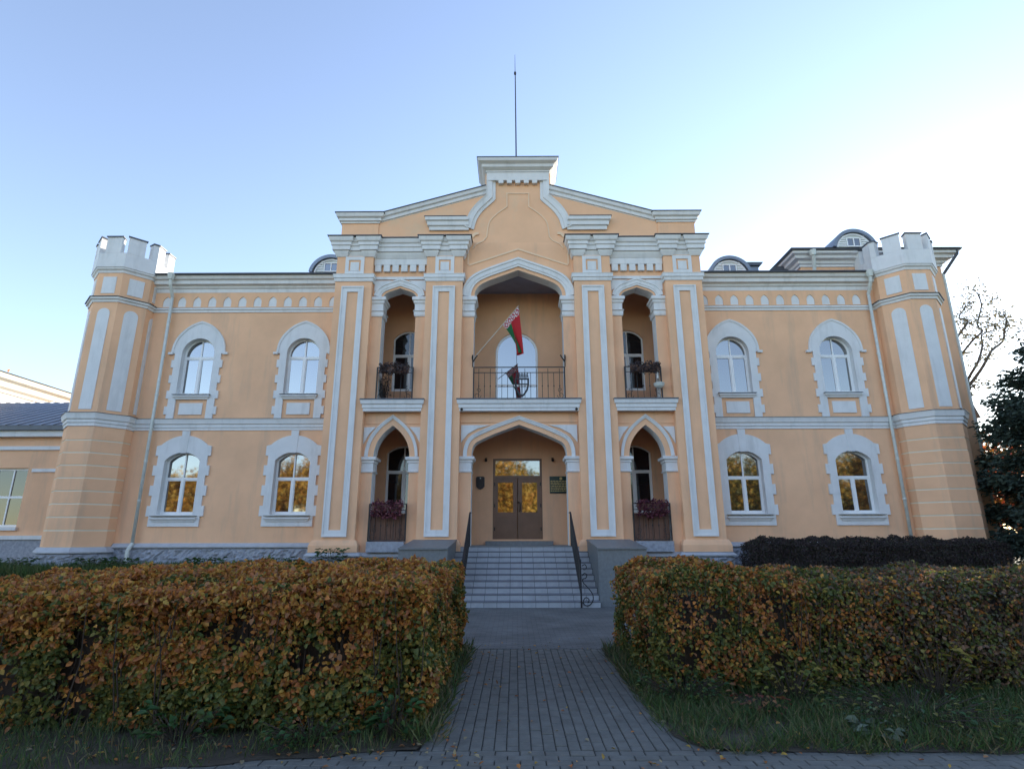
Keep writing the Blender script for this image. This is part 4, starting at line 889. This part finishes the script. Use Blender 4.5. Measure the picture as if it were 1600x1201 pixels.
def planter(x, z, y, label, pal, n, hang, w=.95):
    o = thing('flower_box', label, 'flower box', (x,y,z), 'flower boxes hung on the railings')
    MB().prism([(-w/2+.03,-.2),(w/2-.03,-.2),(w/2,0),(-w/2,0)], -.16, .0).build('box', 'board', o)
    P = np.stack([rng.uniform(-w/2,w/2,n), rng.uniform(-.26,.03,n), rng.uniform(-hang,.12,n)],1); P[:,2] = P[:,2]*(1-.4*np.abs(P[:,0])/w)+.03*np.sin(P[:,0]*17)
    L = rng.uniform(.05,.10,n); f = leaf_cloud('plants', P, rdir(n)+np.array([0,-.4,-.3]), rdir(n)+np.array([0,-1,.3]), L, L*.55, pick(n, pal, [1]*len(pal)), 'purple', o); f['kind'] = 'stuff'
planter(-XC, 2.72, .13, 'purple trailing plants in the flower box left of the steps', PUR+[(.28,.10,.12)], 900, .40); planter(XC, 2.74, .13, 'purple trailing plants in the flower box right of the steps', PUR, 900, .40)
planter(-XC+.0, 7.24, .12, 'withered flower box on the upper left loggia railing', DRY, 700, .24); planter(XC+.05, 7.25, .12, 'withered flower box on the upper right loggia railing', DRY, 700, .24)
hb = thing('hanging_bowl', 'pale bowl and white tube hung on the upper right loggia railing', 'bowl', (XC+.50,.09,6.55))
MB().tube([(0,0,-.06),(0,0,0),(0,0,.10),(0,0,.12)], [.08,.15,.19,.16], 12).build('bowl', 'zinc', hb); MB().tube([(-.03,0,.28),(-.04,0,.55)], .03, 8).build('tube', 'white', hb); MB().tube([(0,0,.1),(.02,0,.7)], .006, 4).build('wire', 'iron', hb)
dp = weed('climbing_plant', 'dark straggly plant in the left corner of the upper left loggia', -XC-.45, .55, 160, .20, .95, .07, [(.03,.035,.03),(.045,.04,.045)], 6.13); 

# ------------------------------------------------------------------ annex and neighbour on the left
AX = thing('annex_building', 'single-storey peach annex with a seamed metal roof left of the tower', 'building', (-20,3,0))
a_o = (20,-3,0)
aw = [(-20.3,2.12),(-18.27,2.12),(-18.27,4.25),(-20.3,4.25)]
wl = MB().prism(rect(-27,-15.2,1.7,5.45), 3.0, 3.4, [aw]).build('wall', 'peach', AX, loc=a_o)
MB().box(-27,-15.2,3.401,9,.2,5.4).build('wall', 'peach', AX, loc=a_o)
MB().box(-27,-15.2,2.9,3.4,.3,1.68).build('plinth', 'stone', AX, loc=a_o); MB().box(-27,-15.2,2.84,3.4,1.683,1.82).build('plinth_coping', 'white', AX, loc=a_o)
MB().box(-27,-15.2,2.93,3.0,4.92,5.06).build('string_band', 'white', AX, loc=a_o); MB().box(-18.1,-16.9,2.95,3.0,4.10,4.22).build('string_band', 'white', AX, loc=a_o)
MB().box(-27,-15.2,2.75,3.05,5.40,5.62).build('eaves', 'white', AX, loc=a_o); MB().box(-27,-15.2,2.62,3.05,5.623,5.80).build('gutter', 'flash', AX, loc=a_o)
rf = MB().add([(-27,2.6,5.80),(-15.2,2.6,5.80),(-15.2,7.2,7.75),(-27,7.2,7.75),(-27,9,5.8),(-15.2,9,5.8)], [(0,1,2,3),(3,2,5,4),(0,3,4),(1,5,2),(0,4,5,1)]).build('roof', 'roof', AX, loc=a_o)
for k in range(26):
    x = -26.8+k*.45; MB().tube([(x,2.6,5.815),(x,7.2,7.765)], .022, 4).build('roof_seam', 'roof', rf)
fw = MB().prism(aw, 3.12, 3.2, [rect(-20.22,-19.55,2.2,3.15), rect(-20.22,-19.55,3.23,4.17), rect(-19.47,-18.9,2.2,3.15), rect(-19.47,-18.9,3.23,4.17), rect(-18.85,-18.35,2.2,3.15), rect(-18.85,-18.35,3.23,4.17)]).build('window', 'upvc', AX, loc=a_o)
for x0, x1 in ((-20.25,-19.52),(-19.5,-18.88),(-18.87,-18.32)):
    for z0, z1 in ((2.17,3.18),(3.2,4.2)): bx('pane', 'darkglass', fw, x0, x1, 3.15, 3.17, z0, z1)
MB().box(-20.4,-18.2,2.9,3.2,2.0,2.115).build('sill', 'white', AX, loc=a_o)
NB = thing('neighbour_building', 'cream sunlit building with a deep cornice behind the annex roof', 'building', (-26,8,0)); n_o = (26,-8,0)
MB().box(-40,-25.3,1,16.0,0,9.3).build('wall', 'cream', NB, loc=n_o)
MB().sweep([(-40,1),(-25.3,1),(-25.3,16),(-40,16)], [(-.3,8.6),(.06,8.6),(.06,8.75),(.2,8.85),(.25,9.1),(.45,9.2),(.5,9.45),(-.3,9.45)], XY, sign=-1).build('cornice', 'cream', NB, loc=n_o)
MB().add([(-40.4,.5,9.46),(-24.7,.5,9.46),(-24.7,16.5,9.46),(-40.4,16.5,9.46),(-36,8,11.0),(-30,8,11.0)], [(0,1,5,4),(1,2,5),(2,3,4,5),(3,0,4),(0,3,2,1)]).build('roof', 'roof', NB, loc=n_o)

# ------------------------------------------------------------------ trees
def tree(name, label, x, y, h, r, pal, w, n, leaf, trunk=.22, base=.35, seed=1, group=None, mat_='leaf', loc_z=0, bare=False, squash=1.):
    random.seed(seed); root = thing(name, label, 'tree', (x,y,loc_z), group); tr = MB(); tips = []
    def limb(p, d, L, rad, lev):
        k = 4; pts = [p]; q = p
        for i in range(k):
            d = (d+Vector((random.uniform(-.25,.25),random.uniform(-.25,.25),random.uniform(-.05,.22)))).normalized(); q = q+d*(L/k); pts.append(q)
        tr.tube(pts, [rad*(1-.6*i/k) for i in range(k+1)], 6 if lev < 2 else 4)
        if lev >= 2: tips.extend(pts[2:])
        if lev < 3:
            for i in range(4 if lev else 5):
                b = pts[random.randint(1,k)] if lev else pts[k-random.randint(0,2)]; a = random.uniform(0,6.283)
                nd = (d*.55+Vector((math.cos(a),math.sin(a),random.uniform(.0,.6)))*.8).normalized(); limb(b, nd, L*random.uniform(.5,.72), rad*.5, lev+1)
    hh = h*base; tr.tube([(0,0,-.1),(.05,0,hh*.5),(0,.05,hh)], [trunk*1.25,trunk,trunk*.85], 8)
    for i in range(6):
        a = i*1.047+random.uniform(-.3,.3); limb(Vector((0,.05,hh*random.uniform(.8,1))), Vector((math.cos(a)*.8,math.sin(a)*.8,random.uniform(.5,1.4))).normalized(), (h-hh)*.42, trunk*.5, 1)
    limb(Vector((0,.05,hh)), Vector((0,0,1)), (h-hh)*.5, trunk*.7, 1)
    tr.build('trunk', 'bark', root, normals=False)
    T = np.array([tuple(t) for t in tips]); keep = T
    idx = rng.integers(0, len(T), n); P = T[idx]+rng.normal(0, r*.11, (n,3))
    tint = rng.uniform(.7,1.25,(len(T),1))[idx]
    L = leaf*rng.uniform(.6,1.3,n); f = leaf_cloud('crown', P, rdir(n)+np.array([0,0,-.4]), rdir(n)+np.array([0,0,.5]), L, L*.7, pick(n, pal, w)*tint, mat_, root, six=False); f['kind'] = 'stuff'
    return root
YEL = [(.62,.36,.05),(.66,.42,.08),(.55,.27,.05),(.45,.33,.08)]; OLV = [(.22,.22,.05),(.30,.26,.06),(.16,.17,.05)]
# sunlit park trees across the forecourt, mirrored in the ground-floor panes
G_ = 'autumn park tree mirrored in '
bk = [(-43,-47,13,YEL,G_+'the leftmost ground-floor window, outer side'),(-36,-50,14,YEL,G_+'the leftmost ground-floor window, inner side'),(-28.5,-46,13,YEL,G_+'the second ground-floor window from the left'),(-22,-50,14,YEL+OLV,G_+'the panes nearest the left pilaster'),
 (-9,-52,12,YEL,G_+'the left porch window'),(-2.5,-46,12,YEL,G_+'the left leaf of the entrance door'),(3.5,-49,11,OLV+YEL[:1],G_+'the right leaf of the entrance door'),(10,-52,13,YEL,G_+'the right porch window'),
 (22,-50,14,YEL+OLV,G_+'the panes nearest the right pilaster'),(28.5,-46,13,OLV+YEL[:2],G_+'the second ground-floor window from the right'),(36,-50,14,YEL+OLV,G_+'the rightmost ground-floor window, inner side'),(43,-47,13,YEL,G_+'the rightmost ground-floor window, outer side')]
for i, (x, y, h, pal, lab) in enumerate(bk): tree('park_tree', lab, x, y, h, h*.5, pal, [1]*len(pal), 26000, .38, seed=20+i, group='park trees facing the house', base=.10)
def bare_tree():
    random.seed(4); root = thing('bare_tree', 'nearly bare tree with twisted limbs behind the right tower', 'tree', (26.45,14,0)); tr = MB(); tips = []
    LB = BARE_LIMBS
    tr.tube([(0,0,-.1),(-.1,0,4),(-.1,0,LB[0][0][1])], [.24,.18,.10], 7)
    for j, l in enumerate(LB):
        p = [Vector((x-26.45, .35*math.sin(i*1.7+j), z)) for i, (x, z) in enumerate(l)]; q = [Vector(v) for v in catmull(p, 3)]; n = len(q); tr.tube(q, [.085*(1-.8*i/n)+.012 for i in range(n)], 5)
        for i in range(n//3, n):
            for k in range(2):
                d = Vector((random.uniform(-1,1),random.uniform(-.8,.8),random.uniform(-.1,1))).normalized()*random.uniform(.3,1.1); e = q[i]+d; m_ = q[i].lerp(e,.5)+Vector((random.uniform(-.05,.05),0,random.uniform(-.02,.08))); tr.tube([q[i],m_,e], [.013,.008,.004], 4)
                f = e+Vector((random.uniform(-.4,.4),random.uniform(-.3,.3),random.uniform(-.1,.4))); tr.tube([m_,f], [.01,.005], 3); tips += [e, f, m_]
    tr.build('trunk', 'bark', root, normals=False); T = np.array([tuple(t) for t in tips]); n = 2400; ii = rng.integers(0, len(T), n); ii = ii[rng.random(n) < .4+.6*(np.sin(ii*.05) > 0)]; n = len(ii)
    L = rng.uniform(.10,.24,n); f = leaf_cloud('crown', T[ii]+rng.normal(0,.16,(n,3)), rdir(n)+np.array([0,0,-.4]), rdir(n), L, L*.6, pick(n, [(.24,.21,.13),(.18,.17,.11)], (1,1)), 'leaf', root, six=False); f['kind'] = 'stuff'
BARE_LIMBS = [[(26.45,9.6),(26.55,9.9),(26.62,10.18)],
 [(26.62,10.18),(26.63,10.66),(27.01,11.55),(27.71,12.64),(28.18,13.45),(28.6,13.6)],
 [(26.62,10.18),(27.14,11.05),(27.74,11.89),(28.48,12.44),(29.22,12.99),(28.99,13.44),(29.44,14.16),(29.8,14.68)],
 [(26.40,8.6),(26.0,10.4),(26.0,11.45),(26.42,11.9),(27.16,12.94),(27.7,13.45),(27.93,14.06),(28.49,15.31),(27.94,15.94)],
 [(26.40,8.2),(25.8,10.4),(26.07,12.75),(26.39,13.15),(26.65,13.71),(27.2,14.27),(27.03,14.58),(27.23,15.1)]]
bare_tree()
tree('maple', 'orange-red maple glowing behind the dark conifer', 24.5, 10, 7.5, 3., [(.45,.10,.03),(.5,.24,.04),(.35,.06,.03)], (2,2,1), 6000, .22, seed=9, base=.2)
tree('maple', 'orange-leaved maple showing above the cream building roof', -37.5, 20, 15.4, 4., [(.5,.15,.05),(.45,.2,.05)], (1,1), 9000, .35, seed=12)
def conifer(label, x, y, h, r, n, seed):
    random.seed(seed); root = thing('conifer', label, 'tree', (x,y,0)); tr = MB().tube([(0,0,-.1),(0,0,h*.5),(0,0,h)], [.25,.15,.03], 8); P = []; D = []
    nb = 230
    for i in range(nb):
        z = h*(.05+.93*(i/nb)); L = r*(1-(z/h)**2.4)*random.uniform(.75,1.08)+.15; a = i*2.399+random.uniform(-.3,.3); dr = random.uniform(-.25,.25)
        b = Vector((math.cos(a)*L, math.sin(a)*L, dr*L+.25*L)); tr.tube([(0,0,z),(b.x*.5,b.y*.5,z+b.z*.3),(b.x,b.y,z+b.z*.6)], [.03,.018,.006], 4)
        m_ = int(n/nb*(.3+1.4*L/r))
        t = np.sqrt(rng.random(m_))*1.03; c = np.array([b.x,b.y,0])[None]*t[:,None]; c[:,2] = z+b.z*.6*t; P.append(c+rng.normal(0,.16,(m_,3))); D.append(np.tile([b.x,b.y,-.25*L],(m_,1))/max(L,.1)+rng.normal(0,.5,(m_,3)))
    tr.build('trunk', 'bark', root, normals=False); P = np.concatenate(P); D = np.concatenate(D); q = len(P); L = rng.uniform(.10,.22,q)
    f = leaf_cloud('crown', P, D, rdir(q), L, L*.42, pick(q, [(.034,.055,.040),(.045,.066,.046),(.028,.045,.036)], (1,1,1)), 'needle', root, six=False); f['kind'] = 'stuff'
conifer('dense dark conifer at the right edge of the photograph', 17.95, -1.0, 9.2, 3.35, 90000, 3)
